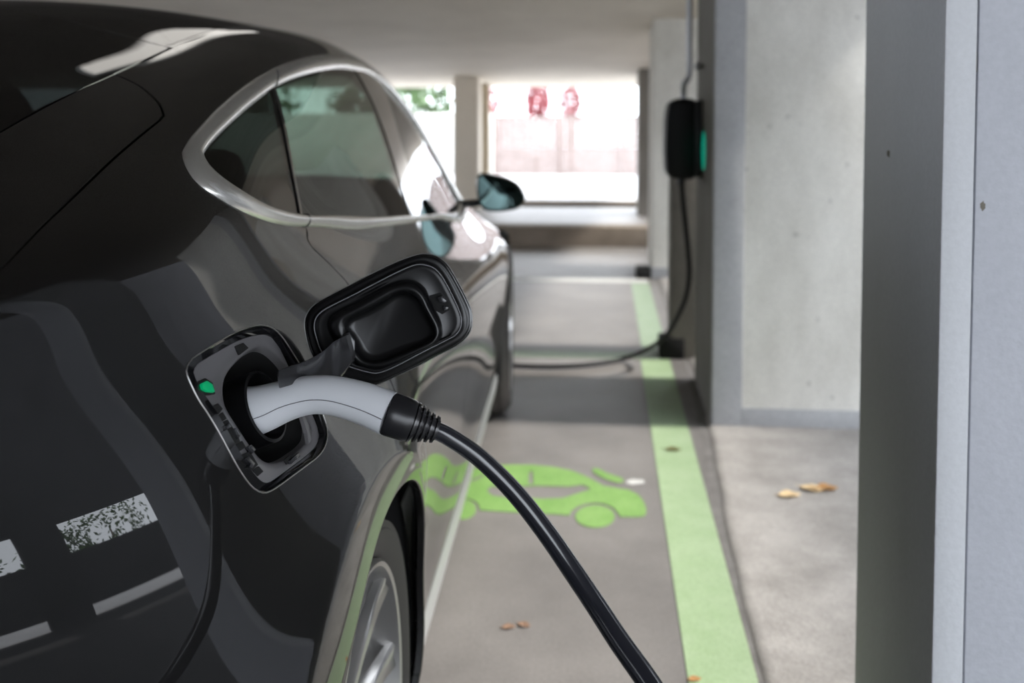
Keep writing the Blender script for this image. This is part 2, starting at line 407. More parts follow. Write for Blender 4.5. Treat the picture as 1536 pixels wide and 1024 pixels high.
def concrete_mat(name, c0, c1, rough=.85, scale=3.0, streak=0.0, bumpd=.003, pits=True, spec=.4, grain=.35):
    m, nt, b = new_mat(name)
    b.inputs['Roughness'].default_value = rough; b.inputs['Specular IOR Level'].default_value = spec
    L = nt.links.new; tc = nt.nodes.new('ShaderNodeTexCoord')
    mp = nt.nodes.new('ShaderNodeMapping'); mp.inputs['Scale'].default_value = (1, 1, .45 if streak else 1)
    L(tc.outputs['Object'], mp.inputs['Vector'])
    n = nt.nodes.new('ShaderNodeTexNoise'); n.inputs['Scale'].default_value = scale; n.inputs['Detail'].default_value = 9; n.inputs['Roughness'].default_value = .62
    L(mp.outputs[0], n.inputs['Vector'])
    r = nt.nodes.new('ShaderNodeValToRGB'); r.color_ramp.elements[0].position = .33; r.color_ramp.elements[1].position = .66
    r.color_ramp.elements[0].color = (*c0, 1); r.color_ramp.elements[1].color = (*c1, 1)
    L(n.outputs['Fac'], r.inputs['Fac'])
    f = nt.nodes.new('ShaderNodeTexNoise'); f.inputs['Scale'].default_value = 130; f.inputs['Detail'].default_value = 4
    L(tc.outputs['Object'], f.inputs['Vector'])
    mx = nt.nodes.new('ShaderNodeMix'); mx.data_type = 'RGBA'; mx.blend_type = 'MULTIPLY'; mx.inputs['Factor'].default_value = grain
    L(r.outputs['Color'], mx.inputs['A']); 
    fr = nt.nodes.new('ShaderNodeMapRange'); fr.inputs['From Min'].default_value = .3; fr.inputs['From Max'].default_value = .7; fr.inputs['To Min'].default_value = .55; fr.inputs['To Max'].default_value = 1.25
    L(f.outputs['Fac'], fr.inputs['Value']); L(fr.outputs['Result'], mx.inputs['B'])
    col = mx.outputs['Result']; hgt = f.outputs['Fac']
    if pits:
        v = nt.nodes.new('ShaderNodeTexVoronoi'); v.inputs['Scale'].default_value = 9; v.inputs['Randomness'].default_value = 1
        nm = nt.nodes.new('ShaderNodeTexNoise'); nm.inputs['Scale'].default_value = 14
        L(tc.outputs['Object'], nm.inputs['Vector'])
        av = nt.nodes.new('ShaderNodeVectorMath'); av.operation = 'MULTIPLY_ADD'; av.inputs[1].default_value = (.06, .06, .06)
        L(nm.outputs['Color'], av.inputs[0]); L(tc.outputs['Object'], av.inputs[2]); L(av.outputs[0], v.inputs['Vector'])
        pr = nt.nodes.new('ShaderNodeMapRange'); pr.inputs['From Min'].default_value = .04; pr.inputs['From Max'].default_value = .12; pr.inputs['To Min'].default_value = .45; pr.inputs['To Max'].default_value = 1
        L(v.outputs['Distance'], pr.inputs['Value'])
        m2 = nt.nodes.new('ShaderNodeMix'); m2.data_type = 'RGBA'; m2.blend_type = 'MULTIPLY'; m2.inputs['Factor'].default_value = .6
        L(col, m2.inputs['A']); L(pr.outputs['Result'], m2.inputs['B']); col = m2.outputs['Result']
        ad = nt.nodes.new('ShaderNodeMath'); ad.operation = 'ADD'; L(pr.outputs['Result'], ad.inputs[0]); L(f.outputs['Fac'], ad.inputs[1]); hgt = ad.outputs[0]
    L(col, b.inputs['Base Color'])
    bp = nt.nodes.new('ShaderNodeBump'); bp.inputs['Strength'].default_value = .5; bp.inputs['Distance'].default_value = bumpd
    L(hgt, bp.inputs['Height']); L(bp.outputs['Normal'], b.inputs['Normal'])
    return m
M_PAINT = paint_mat()
M_SHELL = mat('dark_inner_lining', (.006, .006, .006), .9)
M_CHROME = mat('satin_chrome', (.88, .86, .82), .27, .8, spec=.6)
M_CHROMEB = mat('bright_chrome', (.8, .8, .8), .08, 1.0)
M_BLKGLOSS = mat('gloss_black_trim', (.008, .008, .009), .08, 0, .6)
M_GLASS = glass_mat('tinted_side_glass', (.095, .13, .105))
M_QGLASS = glass_mat('privacy_quarter_glass', (.012, .016, .014))
M_FGLASS = glass_mat('front_door_glass', (.5, .55, .52))
M_DGLASS = glass_mat('dark_roof_glass', (.006, .007, .007))
M_WGLASS = glass_mat('windscreen_glass', (.70, .76, .73))
M_RUBBER = mat('tyre_rubber', (.055, .050, .046), .6, bump=(160, .25, .001))
M_PLASTIC = mat('black_plastic', (.012, .012, .014), .3, bump=(400, .1, .0004))
M_PLASTIC2 = mat('satin_black_plastic', (.018, .018, .020), .26, coat=.25, coat_rough=.15)
M_TRAY = mat('charcoal_port_plastic', (.13, .125, .13), .3, coat=.2, coat_rough=.2)
M_GREYPL = mat('light_grey_plastic', (.62, .635, .665), .42, bump=(500, .06, .0003))
M_CABLE = mat('black_cable_sheath', (.012, .013, .018), .24, coat=.6, coat_rough=.12, bump=(90, .08, .0006))
M_LEATHER = mat('dark_leather', (.025, .022, .02), .55, bump=(120, .15, .001))
M_HEADL = mat('headliner_cloth', (.20, .19, .175), .9)
M_ALLOY = mat('silver_alloy', (.55, .54, .53), .28, .9)
M_ALLOYD = mat('grey_edge_glint', (.20, .20, .20), .35, .9)
M_STEEL = mat('brushed_steel', (.35, .34, .33), .4, 1.0)
M_LED = mat('green_indicator', (.0, .22, .08), .35, emis=(0.0, .75, .28), emis_s=.2)
M_GLOW = mat('green_wall_glow', (.0, .3, .15), .4, emis=(0.0, .75, .5), emis_s=.28)  # colour of the charger's glow on the wall
M_MIRROR = mat('mirror_glass', (.07, .11, .108), .02, 1.0)
M_FLAP = mat('deep_black_plastic', (.0045, .0045, .005), .3, spec=.35, coat=.12, coat_rough=.2)
M_SEAM = mat('grey_mould_seam', (.12, .12, .13), .6)  # even grey for the handle's mould line
M_MATTE = mat('matte_black_housing', (.010, .010, .011), .6, spec=.3)
M_CABLEM = mat('matt_cable_sheath', (.014, .014, .016), .6, spec=.3)
M_EDGE = mat('edge_highlight_grey', (.16, .16, .17), .25)  # highlight of a sharp plastic edge, put into the colour
# ------------------------------------------------------------------ the car
CAR = empty('car', tuple(CARO), CARA)
tag(CAR, 'black sports saloon with satin chrome window surround, open charge flap and plug connected', 'car')
g0 = grid_patch()
U_ROOF = UK[8]
_, p = split(g0, circ_fn(.03, .345, .364)); _, p = split(p, circ_fn(2.95, .36, .378))
BODY_NOARCH = p
# window surround loops (s,u)
_top = hits([(271,229),(279,213),(292,197),(315,172),(338,151),(365,130),(391,113),(417,99.5),(443,90),(470,83.5),(496,81),(515,82),(531,86)])
_front = sz([(1.58,1.337),(1.78,1.290),(1.98,1.212),(2.16,1.10),(2.29,.99),(2.345,.925)])
_bot = hits([(693,320),(656,328),(619,334),(566,341),(514,344),(457,340),(426,338),(391,329),(355,313),(320,292),(292,271),(277,248)])
_bot[0] = sz([(2.26, .883)])[0]
OUT_T = np.vstack([_top, _front]); OUT_B = np.vstack([_front[-1:], _bot])
DLO_OUT = catmull(np.vstack([_top, _front, _bot]), 6, True)
_ti = hits([(306,232),(312,221),(320,211),(337,193),(355,176),(373,160),(391,146),(413,130),(443,116),(478,106),(514,102),(535,105)])
_fi = sz([(1.60,1.302),(1.80,1.245),(1.98,1.165),(2.13,1.06),(2.22,.98),(2.262,.925)])
_bi = hits([(660,319),(644,321),(601,322.5),(531,322.5),(461,322),(426,315),(391,303),(348,278),(320,257),(310,243)])
_bi[0] = sz([(2.15, .912)])[0]
DLO_IN = catmull(np.vstack([_ti, _fi, _bi]), 6, True)
def pair_ring(n=150):
    a = resample(catmull(np.vstack([_top, _front]), 8), n); b = resample(catmull(np.vstack([_front[-1:], _bot, _top[:1]]), 8), n)
    c = resample(catmull(np.vstack([_ti, _fi]), 8), n); d = resample(catmull(np.vstack([_fi[-1:], _bi, _ti[:1]]), 8), n)
    return np.vstack([a, b[1:-1]]), np.vstack([c, d[1:-1]])
RO, RI = pair_ring()
dlo, p = split(p, poly_fn(DLO_OUT))
glass_all, _ = split(dlo, poly_fn(DLO_IN))
# charge port opening
PORT_PX = [(279,556),(285,541),(301,529),(325,514),(352,499),(383,488.5),(399,488.5),(413,495),(425,508),(437,526),(449,545),(461,566),(472,590),(482,615),(489,637),(491,650),(488,667),(479,682),(462,696),(443,710),(424,724),(408,735),(397,739),(386,736),(374,726),(358,703),(343,676),(328,648),(312,621),(298,600),(287,578)]
PORT = catmull(hits(PORT_PX), 4, True)
port_in, pR = split(p, poly_fn(PORT))
# tailgate shut line
_cut = hits([(0,403),(30,373),(60,342),(84,319),(125,280),(168,239),(210,203),(240,179)])
_cor = hits([(246,172),(240,157),(227,143),(208,128),(188,118)])
_u0 = _cut[0][1]
HATCH = np.vstack([[(-1.09, _u0 - .01), (-.8, _u0 - .005)], catmull(_cut, 4), catmull(_cor, 4), [(_cor[-1][0] + .01, U_ROOF), (.42, U_ROOF + .002), (.42, UG[-1] + .05), (-1.09, UG[-1] + .05)]])
def rear_glass(p): return np.minimum.reduce([p.A[:, 1] - U_ROOF, p.A[:, 0] + .86, .418 - p.A[:, 0]])
def roof_glass(p): return np.minimum.reduce([p.A[:, 1] - U_ROOF - .01, p.A[:, 0] - .43, 1.68 - p.A[:, 0]])
def wind_glass(p): return np.minimum.reduce([p.A[:, 1] - U_ROOF + .02, p.A[:, 0] - 1.77, 2.64 - p.A[:, 0] - .25 * (p.P[:, 0] / .65) ** 2])
# doors
_rd = hits([(461,346),(461,359),(468,371),(478,380),(496,397),(517,419),(532,440)])
_rd2 = hits([(584,567),(600,607),(620,657),(630,695),(637,733),(641,780)])
_sB = 1.27
RDOOR = np.vstack([_rd, _rd2, sz([(.425,.45),(.45,.36),(.48,.325),(.56,.31),(1.22,.30),(1.245,.45),(1.26,.7),(1.265,.85),(_sB,.945),(_sB,1.05),(.5,1.12),(.16,1.09)])])
FDOOR = sz([(1.275,.31),(2.1,.30),(2.25,.34),(2.31,.5),(2.33,.7),(2.325,.86),(2.28,.96),(1.6,1.1),(1.285,1.05),(1.285,.945),(1.28,.85),(1.275,.7),(1.26,.45),(1.237,.30)])
def hood_fn(p): return np.minimum.reduce([p.A[:, 0] - 2.60 + .25 * (p.P[:, 0] / .65) ** 2, p.A[:, 1] - UK[7] + .04, 3.66 - p.A[:, 0]])
def panels(p0, port=None):
    d = {}
    q = p0
    d['rear_door'], q = split(q, poly_fn(RDOOR), .0021)
    d['front_door'], q = split(q, poly_fn(FDOOR), .0021)
    d['tailgate'], q = split(q, poly_fn(HATCH), .0024)
    d['rear_window'], d['tailgate'] = split(d['tailgate'], rear_glass, .001)
    d['glass_roof'], q = split(q, roof_glass, .001)
    d['windscreen'], q = split(q, wind_glass, .001)
    d['bonnet'], q = split(q, hood_fn, .0022)
    d['front_fender'], q = split(q, lambda p: np.minimum(p.A[:, 0] - 2.318, UK[7] - p.A[:, 1]), .0015)
    d['body_shell'] = q
    return d
PR = panels(pR); PL = panels(p)
for side, D in (('r', PR), ('l', {k: mirror(v) for k, v in PL.items()})):
    for k in ('rear_door', 'front_door', 'front_fender'):
        o = panel(k, D[k], M_PAINT, CAR)
        if side == 'r' and k == 'rear_door': RDOOR_O = o
        if side == 'r' and k == 'front_door': FDOOR_O = o
for k, m, e in (('body_shell', M_PAINT, True), ('tailgate', M_PAINT, True), ('bonnet', M_PAINT, True), ('rear_window', M_DGLASS, False), ('glass_roof', M_DGLASS, False), ('windscreen', M_WGLASS, False)):
    o = panel(k, merge(PR[k], mirror(PL[k])), m, CAR, edge=e)
    if k in ('rear_window', 'glass_roof'): o['label'] = 'black tinted glass'
# dark lining under the panels
def top_open(p): return np.maximum.reduce([rear_glass(p), roof_glass(p), wind_glass(p)]) - .02
_, ln = split(BODY_NOARCH, poly_fn(DLO_IN)); _, ln = split(ln, top_open)
_, lnR = split(ln, poly_fn(PORT))
lining = merge(lnR, mirror(ln)); lining.P = lining.P - lining.N * .016
np_mesh('inner_lining', lining.P, lining.F, M_SHELL, CAR, lining.N)
# window glass and pillars
GD = catmull(hits([(409,122),(413,130),(423,165),(433,210),(442,257),(449,292),(454,321),(455,328)]), 5)
GD = np.vstack([[GD[0] + (GD[0] - GD[6]) * 1.0], GD, [GD[-1] + (GD[-1] - GD[-7])]])
def left_of(line):
    ext = np.vstack([line, [(-2, line[-1][1])], [(-2, line[0][1])]])
    return lambda p: poly_sd(p.A, ext)
def shift_line(l, ds): return l + np.array([ds, 0])
_bl0 = hits([(531,101),(535,106),(566,165),(591,236),(617,320),(620,326)])
_bl1 = np.vstack([sz([(1.60,1.33),(1.575,1.302)]), hits([(620,270),(640,320),(643,326)])])
BP0 = catmull(np.vstack([_bl0[0] + (0, .05), _bl0, _bl0[-1] - (0, .05)]), 4); BP1 = catmull(np.vstack([_bl1[0] + (0, .05), _bl1, _bl1[-1] - (0, .05)]), 4)
for sgn in (1, -1):
    fl = (lambda q: q) if sgn > 0 else mirror
    par = CAR
    q_glass, rest = split(glass_all, left_of(shift_line(GD, -.006)))
    _, rest2 = split(rest, left_of(shift_line(GD, .006)))
    r_glass, rest3 = split(rest2, left_of(BP0))
    _, f_glass = split(rest3, left_of(BP1))
    for nm, q in (('quarter_window', q_glass), ('rear_door_window', r_glass), ('front_door_window', f_glass)):
        q = fl(q); q = Patch(q.P - q.N * .004, q.N, q.A, q.F)
        o = np_mesh(nm, q.P, q.F, {'quarter_window': M_QGLASS, 'rear_door_window': M_GLASS, 'front_door_window': M_FGLASS}[nm], CAR, q.N); o['label'] = 'dark tinted window glass'
    pil, _ = split(dlo, lambda p: np.minimum(-left_of(shift_line(GD, -.006))(p), left_of(shift_line(GD, .006))(p)))
    bpl, _ = split(dlo, lambda p: np.minimum(-left_of(BP0)(p), left_of(BP1)(p)))
    for nm, q in (('quarter_pillar', pil), ('centre_pillar', bpl)):
        q = fl(q); q = Patch(q.P + q.N * (-.0015 if nm == 'quarter_pillar' else -.002), q.N, q.A, q.F)
        panel(nm, q, M_BLKGLOSS, CAR, depth=.01)
    # satin chrome surround: rounded section, split in three pieces at the pillar joints
    T = np.r_[0, .04, .14, .30, .5, .7, .86, .96, 1.0]; Hh = np.array([-.004, .002, .0055, .0078, .0086, .0074, .0046, .0005, -.007])
    ring = []
    for t, hgt in zip(T, Hh):
        q = RO * (1 - t) + RI * t
        Pp, Nn = surf(q[:, 0], q[:, 1]); ring.append(Pp + Nn * hgt)
    n = len(RO); R3 = np.array(ring)
    if sgn < 0: R3 = R3 * [-1, 1, 1]
    F = []
    for i in range(len(T) - 1):
        for k in range(n):
            a, b = i * n + k, i * n + (k + 1) % n
            f = [a, b, b + n, a + n]; F.append(f if sgn < 0 else f[::-1])
    o = np_mesh('chrome_window_surround', R3.reshape(-1, 3), F, M_CHROME, CAR); o['label'] = 'satin chrome window surround'
    o.data.set_sharp_from_angle(angle=math.radians(60))
# joint lines across the surround (narrow dark inlays) at the two pillars
def inlay(name, a, b, w, m, n=10, hgt=.0064):
    q = np.linspace(a, b, n); d = (b - a)[::-1] * [1, -1]; d = d / np.linalg.norm(d) * w
    t = np.linspace(0, 1, n); hh = np.interp(t, np.r_[0, .14, .3, .5, .7, .86, 1], np.r_[-.003, .0058, .0082, .0089, .0078, .005, -.006])
    P1, N1 = surf(q[:, 0] + d[0], q[:, 1] + d[1]); P2, _ = surf(q[:, 0] - d[0], q[:, 1] - d[1])
    V = np.vstack([P1 + N1 * hh[:, None], P2 + N1 * hh[:, None]]); F = [[i, i + 1, n + i + 1, n + i] for i in range(n - 1)]
    return np_mesh(name, V, F, m, CAR)
for a, b in (((459, 341), (456, 320)), ((410, 103), (414, 131)), ((643, 330.5), (640, 320))):
    A_, B_ = body_hit(*a), body_hit(*b)
    if A_ is not None and B_ is not None: inlay('surround_joint', A_, B_, .0012, M_SHELL)
M_SILL = mat('sill_highlight', (.75, .75, .74), .34, .6)  # sill brightened in colour to carry the sky highlight
# sills and underbody
box_obj('underbody', (-.80, -1.0, .19), (.80, 3.7, .24), M_SHELL, CAR, .03)
for sg in (1, -1):
    ss = np.linspace(.47, 2.52, 60); taper = np.clip(np.minimum((ss - .47) / .12, (2.52 - ss) / .12), 0, 1) ** .5
    cs = [(.80, .175), (.885, .180), (.913, .195), (.927, .225), (.932, .250), (.930, .262), (.924, .276), (.914, .288), (.900, .297), (.80, .296)]
    V = np.array([[(.80 + (v_ - .80) * (.93 + .07 * t_)) * sg, s_, z_] for v_, z_ in cs for s_, t_ in zip(ss, taper)]); n = len(ss); F = []
    for i in range(len(cs)):
        for k in range(n - 1):
            a, b = i * n + k, ((i + 1) % len(cs)) * n + k; f = [a, a + 1, b + 1, b]; F.append(f if sg < 0 else f[::-1])
    F.append([i * n for i in range(len(cs))][::-1]); F.append([i * n + n - 1 for i in range(len(cs))])
    np_mesh('side_sill', V, F, M_SILL, CAR).data.set_sharp_from_angle(angle=math.radians(45))
# wheel wells
for s0, z0, r0 in ((.03, .345, .366), (2.95, .36, .38)):
    for sg in (1, -1):
        bm = bmesh.new(); L = Matrix.Translation((0, s0, z0))
        prof = [(sg * .935, r0 + .001), (sg * .925, r0 + .016), (sg * .60, r0 + .02), (sg * .55, r0), (sg * .54, .05)]
        rings = lathe(bm, prof, 64, 'X', L)
        bmesh.ops.delete(bm, geom=[v for v in bm.verts if v.co.z < .2], context='VERTS')
        bm_obj('wheel_arch_liner', bm, M_SHELL, CAR)
# wheels
def make_wheel(name, x, y, sg, steer=0.0, R=.355, W=.30):
    hub = Matrix.Translation((x, y, R)) @ Matrix.Rotation(steer, 4, 'Z') @ Matrix.Diagonal((sg, 1, 1, 1))
    bm = bmesh.new(); w = W / 2
    prof = [(-w + .02, .262), (-w, .285), (-w - .004, .315), (-w + .012, R - .012), (-w + .03, R - .001), (-.10, R), (-.098, R - .007), (-.088, R - .007), (-.086, R), (-.035, R + .001), (-.033, R - .007), (-.021, R - .007), (-.019, R + .001),
            (.019, R + .001), (.021, R - .007), (.033, R - .007), (.035, R + .001), (.086, R), (.088, R - .007), (.098, R - .007), (.10, R), (w - .03, R - .001), (w - .016, R - .008), (w - .008, R - .017), (w - .010, R - .019), (w + .002, R - .03), (w + .0045, .315), (w + .004, .306), (w + .0055, .304), (w + .0045, .296), (w, .283), (w - .007, .270), (w - .014, .264), (w - .02, .262)]
    lathe(bm, prof, 96, 'X', hub)
    tyre = bm_obj(name, bm, M_RUBBER, CAR, angle=35); tyre['label'] = 'black rubber tyre on alloy rim'
    bm = bmesh.new()
    lathe(bm, [(w - .016, .266), (w - .004, .2665), (w + .001, .262), (w - .001, .256), (w - .012, .252), (w - .03, .246), (.0, .236), (-w + .03, .236), (-w + .012, .262), (-w + .02, .266)], 96, 'X', hub)
    bm_obj('rim', bm, M_ALLOY, tyre, angle=50)
    bm = bmesh.new()
    for k in range(10):
        a = 2 * PI * k / 10 + .12
        st = []
        for xx, rr, hw, dp in ((w - .040, .05, .016, .03), (w - .034, .10, .0125, .026), (w - .026, .16, .0125, .022), (w - .016, .215, .016, .018), (w - .006, .256, .024, .014)):
            c_, s_ = math.cos(a), math.sin(a)
            row = [(xx - dp, -hw * .9), (xx - .004, -hw), (xx, -hw * .72), (xx - .003, 0), (xx, hw * .72), (xx - .004, hw), (xx - dp, hw * .9)]
            st.append([bm.verts.new(hub @ Vector((q, rr * c_ - t * s_, rr * s_ + t * c_))) for q, t in row])
        for r0_, r1_ in zip(st[:-1], st[1:]):
            for i in range(7): bm.faces.new([r0_[i], r0_[(i + 1) % 7], r1_[(i + 1) % 7], r1_[i]])
    lathe(bm, [(w - .03, .0), (w - .03, .055), (w - .045, .075), (w - .08, .08), (w - .08, .0)], 40, 'X', hub)
    bm_obj('spokes', bm, M_ALLOY, tyre, angle=50)
    bm = bmesh.new(); lathe(bm, [(w - .11, .20), (w - .085, .20), (w - .085, .09), (w - .11, .09), (w - .11, .20)], 64, 'X', hub); bm_obj('brake_disc', bm, M_STEEL, tyre)
    bm = bmesh.new(); lathe(bm, [(-.02, .235), (-.025, .0)], 48, 'X', hub); lathe(bm, [(w - .028, .0), (w - .026, .024), (w - .032, .027)], 32, 'X', hub); bm_obj('hub_cap', bm, M_PLASTIC, tyre)
    return tyre
make_wheel('rear_wheel', .940 - .155, .03, 1, 0, R=.340); make_wheel('rear_wheel', -.940 + .155, .03, -1, 0, R=.340)
make_wheel('front_wheel', .951 - .135, 2.95, 1, .03, R=.352, W=.265); make_wheel('front_wheel', -.938 + .135, 2.95, -1, .03, R=.352, W=.265)
# door mirror
def mirror_unit(sg):
    px = [(712.5,267),(719,261.5),(741,264.5),(760,270),(775,279),(783.5,292),(785,303),(777,314),(760,319),(727,319),(718,312.5),(713,295)]
    P0 = np.array([to_car(depth_pt(x, y, 3.30)) for x, y in px]); P0[:, 1] = 2.20
    lo = resample(catmull(P0, 6, True), 64, True); c = lo.mean(0)
    L = lambda k, dy, sh=(0, 0): np.c_[(lo[:, 0] - c[0]) * k + c[0] + sh[0], lo[:, 1] + dy, (lo[:, 2] - c[2]) * k + c[2] + sh[1]]
    loops = [L(.90, .012), L(.905, .002), L(.96, -.004), L(1.0, .004), L(1.02, .03), L(1.0, .07), L(.92, .105, (-.004, 0)), L(.74, .135, (-.012, 0)), L(.45, .152, (-.02, 0)), L(.1, .158, (-.022, 0))]
    V, F = loops_mesh([l * [sg, 1, 1] for l in loops], False, True)
    o = np_mesh('side_mirror', V, F, M_PAINT, CAR); o.data.set_sharp_from_angle(angle=math.radians(50))
    V, F = loops_mesh([L(.905, .013) * [sg, 1, 1], L(.5, .0115) * [sg, 1, 1], L(.05, .011) * [sg, 1, 1]], False, True)
    np_mesh('mirror_glass', V, F, M_MIRROR, o)
    b = L(.90, .010); zc = c[2]
    arm = np.array([[.80, 2.27, .915], [.85, 2.265, .917], [.885, 2.262, .922], [.91, 2.26, .93]]) * [sg, 1, 1]
    tube_obj('mirror_arm', catmull(arm, 4), np.array([[.03, .014]] * 13), M_BLKGLOSS, o)
    return o
mirror_unit(1); mirror_unit(-1)
# cabin
def make_seat(x, y, zb=.42, w=.5):
    bm = bmesh.new(); add_box(bm, (x - w / 2, y - .26, zb - .14), (x + w / 2, y + .28, zb + .04), .06, 3)
    se = bm_obj('seat', bm, M_LEATHER, CAR)
    r = Matrix.Translation((x, y - .24, zb)) @ Matrix.Rotation(math.radians(18), 4, 'X')
    bm = bmesh.new(); add_box(bm, (-w / 2, -.07, 0), (w / 2, .07, .55), .06, 3, r); bm_obj('backrest', bm, M_LEATHER, se)
    bm = bmesh.new(); add_box(bm, (-.13, -.05, .58), (.13, .05, .74), .045, 3, r); add_box(bm, (-.06, -.01, .52), (-.045, .01, .6), 0, 1, r); add_box(bm, (.045, -.01, .52), (.06, .01, .6), 0, 1, r)
    bm_obj('headrest', bm, M_LEATHER, se)
for sx in (.38, -.38):
    make_seat(sx, 1.32); make_seat(sx, .36, .37, .46)
bm = bmesh.new(); add_box(bm, (-.72, 2.0, .56), (.72, 2.45, .80), .07, 3); bm_obj('dashboard', bm, M_LEATHER, CAR)
bm = bmesh.new(); add_box(bm, (-.16, .2, .3), (.16, 2.1, .56), .04, 2); bm_obj('centre_console', bm, M_LEATHER, CAR)
a_ = np.linspace(0, 2 * PI, 49)
tube_obj('steering_wheel', np.c_[-.38 + .18 * np.cos(a_), 1.93 + .06 * np.sin(a_), .80 + .17 * np.sin(a_)], .014, M_LEATHER, CAR, 10, False)
bm = bmesh.new(); add_box(bm, (-.60, -.75, .60), (.60, .12, .82), .05, 2); bm_obj('luggage_cover', bm, M_LEATHER, CAR)
# ------------------------------------------------------------------ charge port, flap and plug (car space)
pc = PORT.mean(0); PCN = surf(pc[0], pc[1]); PC = PCN[0][0]; PN = PCN[1][0]
def on_plane(x, y, P0, n):
    d = dir_car(ray(x, y)); t = ((P0 - CAML) @ n) / (d @ n); return CAML + d * t
def port_pt(px, depth):
    return np.array([on_plane(x, y, PC - PN * depth, PN) for x, y in px])
rimP, rimN = surf(resample(PORT, 96, True)[:, 0], resample(PORT, 96, True)[:, 1])
def inset(P, k, dn): 
    c = P.mean(0); v = P - c; L = np.linalg.norm(v, axis=1)[:, None]
    return c + v * (1 - k / L) - PN * dn
# tray outline at 16 mm depth
TRAY_PX = [(286,560),(291,548),(306,538),(330,524),(356,511),(384,503),(398,503),(411,511),(422,524),(432,541),(441,558),(450,577),(460,600),(469,622),(476,642),(477,654),(473,668),(462,680),(446,693),(427,707),(409,720),(398,726),(388,723),(378,713),(362,690),(347,664),(332,638),(316,612),(302,592),(292,575)]
tray = resample(catmull(port_pt(TRAY_PX, .015), 4, True), 96, True)
def match(a, b):
    k = np.argmin(np.linalg.norm(b - a[0], axis=1)); b = np.roll(b, -k, 0)
    if np.linalg.norm(b[5] - a[5]) > np.linalg.norm(b[-5] - a[5]): b = np.roll(b[::-1], 1, 0)
    return b
tray = match(rimP, tray)
HOLE_PX = [(335,585),(337,569),(345,554),(358,540),(374,527),(388,521),(402,524),(415,534),(428,549),(440,569),(450,592),(459,618),(464,640),(463,656),(455,668),(440,680),(424,690),(408,694),(396,691),(384,680),(372,664),(358,643),(345,622),(337,603)]
hole = match(tray, resample(catmull(port_pt(HOLE_PX, .018), 4, True), 96, True))
wall = [rimP - rimN * .0005, inset(rimP, .0025, .0022), inset(rimP, .0035, .008), tray + PN * .003, tray]
V, F = loops_mesh(wall, False, False)
port_o = np_mesh('charge_port', V, [f[::-1] for f in F], M_BLKGLOSS, CAR); port_o['label'] = 'recessed charge port with plastic surround'
port_o.data.set_sharp_from_angle(angle=math.radians(35))
mid = tray * .12 + hole * .88
V, F = loops_mesh([tray, tray * .97 + hole * .03 + PN * .0018, tray * .5 + hole * .5 + PN * .002, mid + PN * .0012, hole - PN * .001, inset(hole, .002, .008)], False, False)
o = np_mesh('port_tray', V, [f[::-1] for f in F], M_TRAY, port_o); o.data.set_sharp_from_angle(angle=math.radians(40)); o['label'] = 'charcoal grey plastic surround'
V, F = loops_mesh([inset(hole, .002, .008), inset(hole, .006, .05), inset(hole, .02, .06), inset(hole, .035, .062)], False, True)
np_mesh('port_well', V, [f[::-1] for f in F], M_SHELL, port_o)
# slim alloy tube drawing the panel-edge glint around the opening
tube_obj('port_rim_glint', np.vstack([rimP, rimP[:1]]) + np.vstack([rimN, rimN[:1]]) * .0003, .0007, M_ALLOY, port_o, 8, False)
# basis on the port plane
PXr = on_plane(460, 615, PC, PN) - on_plane(380, 615, PC, PN); PXr /= np.linalg.norm(PXr); PYu = np.cross(PN, PXr); PYu = PYu if PYu[2] > 0 else -PYu
def prism(name, px, depth, thick, m, parent, bev=.0008):
    P = port_pt(px, depth); bm = bmesh.new()
    a = [bm.verts.new(v) for v in P]; b = [bm.verts.new(v + PN * thick) for v in P]; n = len(a)
    bm.faces.new(a); bm.faces.new(b)
    for i in range(n): bm.faces.new([a[i], a[(i + 1) % n], b[(i + 1) % n], b[i]])
    if bev: bmesh.ops.bevel(bm, geom=bm.edges[:], offset=bev, segments=2, affect='EDGES', profile=.5)
    return bm_obj(name, bm, m, parent)
prism('port_indicator', [(297,577),(305,573),(313,578),(317,590),(306,589),(298,585)], .014, .0045, M_LED, port_o)['label'] = 'green indicator light'
prism('indicator_socket', [(294,573),(305,568),(316,575),(320,592),(306,594),(296,589)], .0150, .0026, M_SHELL, port_o)
# slots, lugs and small fittings in the tray
for k, pxs in enumerate([[(316,610),(324,606),(331,614),(325,622)], [(322,625),(331,619),(337,629),(329,634)], [(326,636),(338,630),(355,656),(357,664),(346,668)], [(358,683),(372,678),(384,698),(376,706)], [(376,706),(385,700),(392,708),(384,715)], [(350,667),(360,662),(366,672),(356,678)], [(424,690),(432,683),(437,690),(429,697)], [(350,520),(362,515),(370,523),(357,533)]]):
    prism('tray_slot', pxs, .0148, .0026, M_SHELL, port_o, .0004)
for pxs in ([(362,690),(368,686),(378,697),(373,704),(367,702),(372,697)], [(430,692),(444,680),(446,686),(433,697)], [(333,640),(339,636),(342,642),(336,646)], [(345,645),(349,643),(356,654),(353,660)], [(366,672),(372,668),(379,676),(374,682)]):
    prism('tray_clip', pxs, .0135, .004, M_PLASTIC2, port_o, .0006)
prism('tray_web', [(448,627),(452,625),(463,646),(464,660),(458,668),(456,650)], .014, .004, M_TRAY, port_o, .0006)
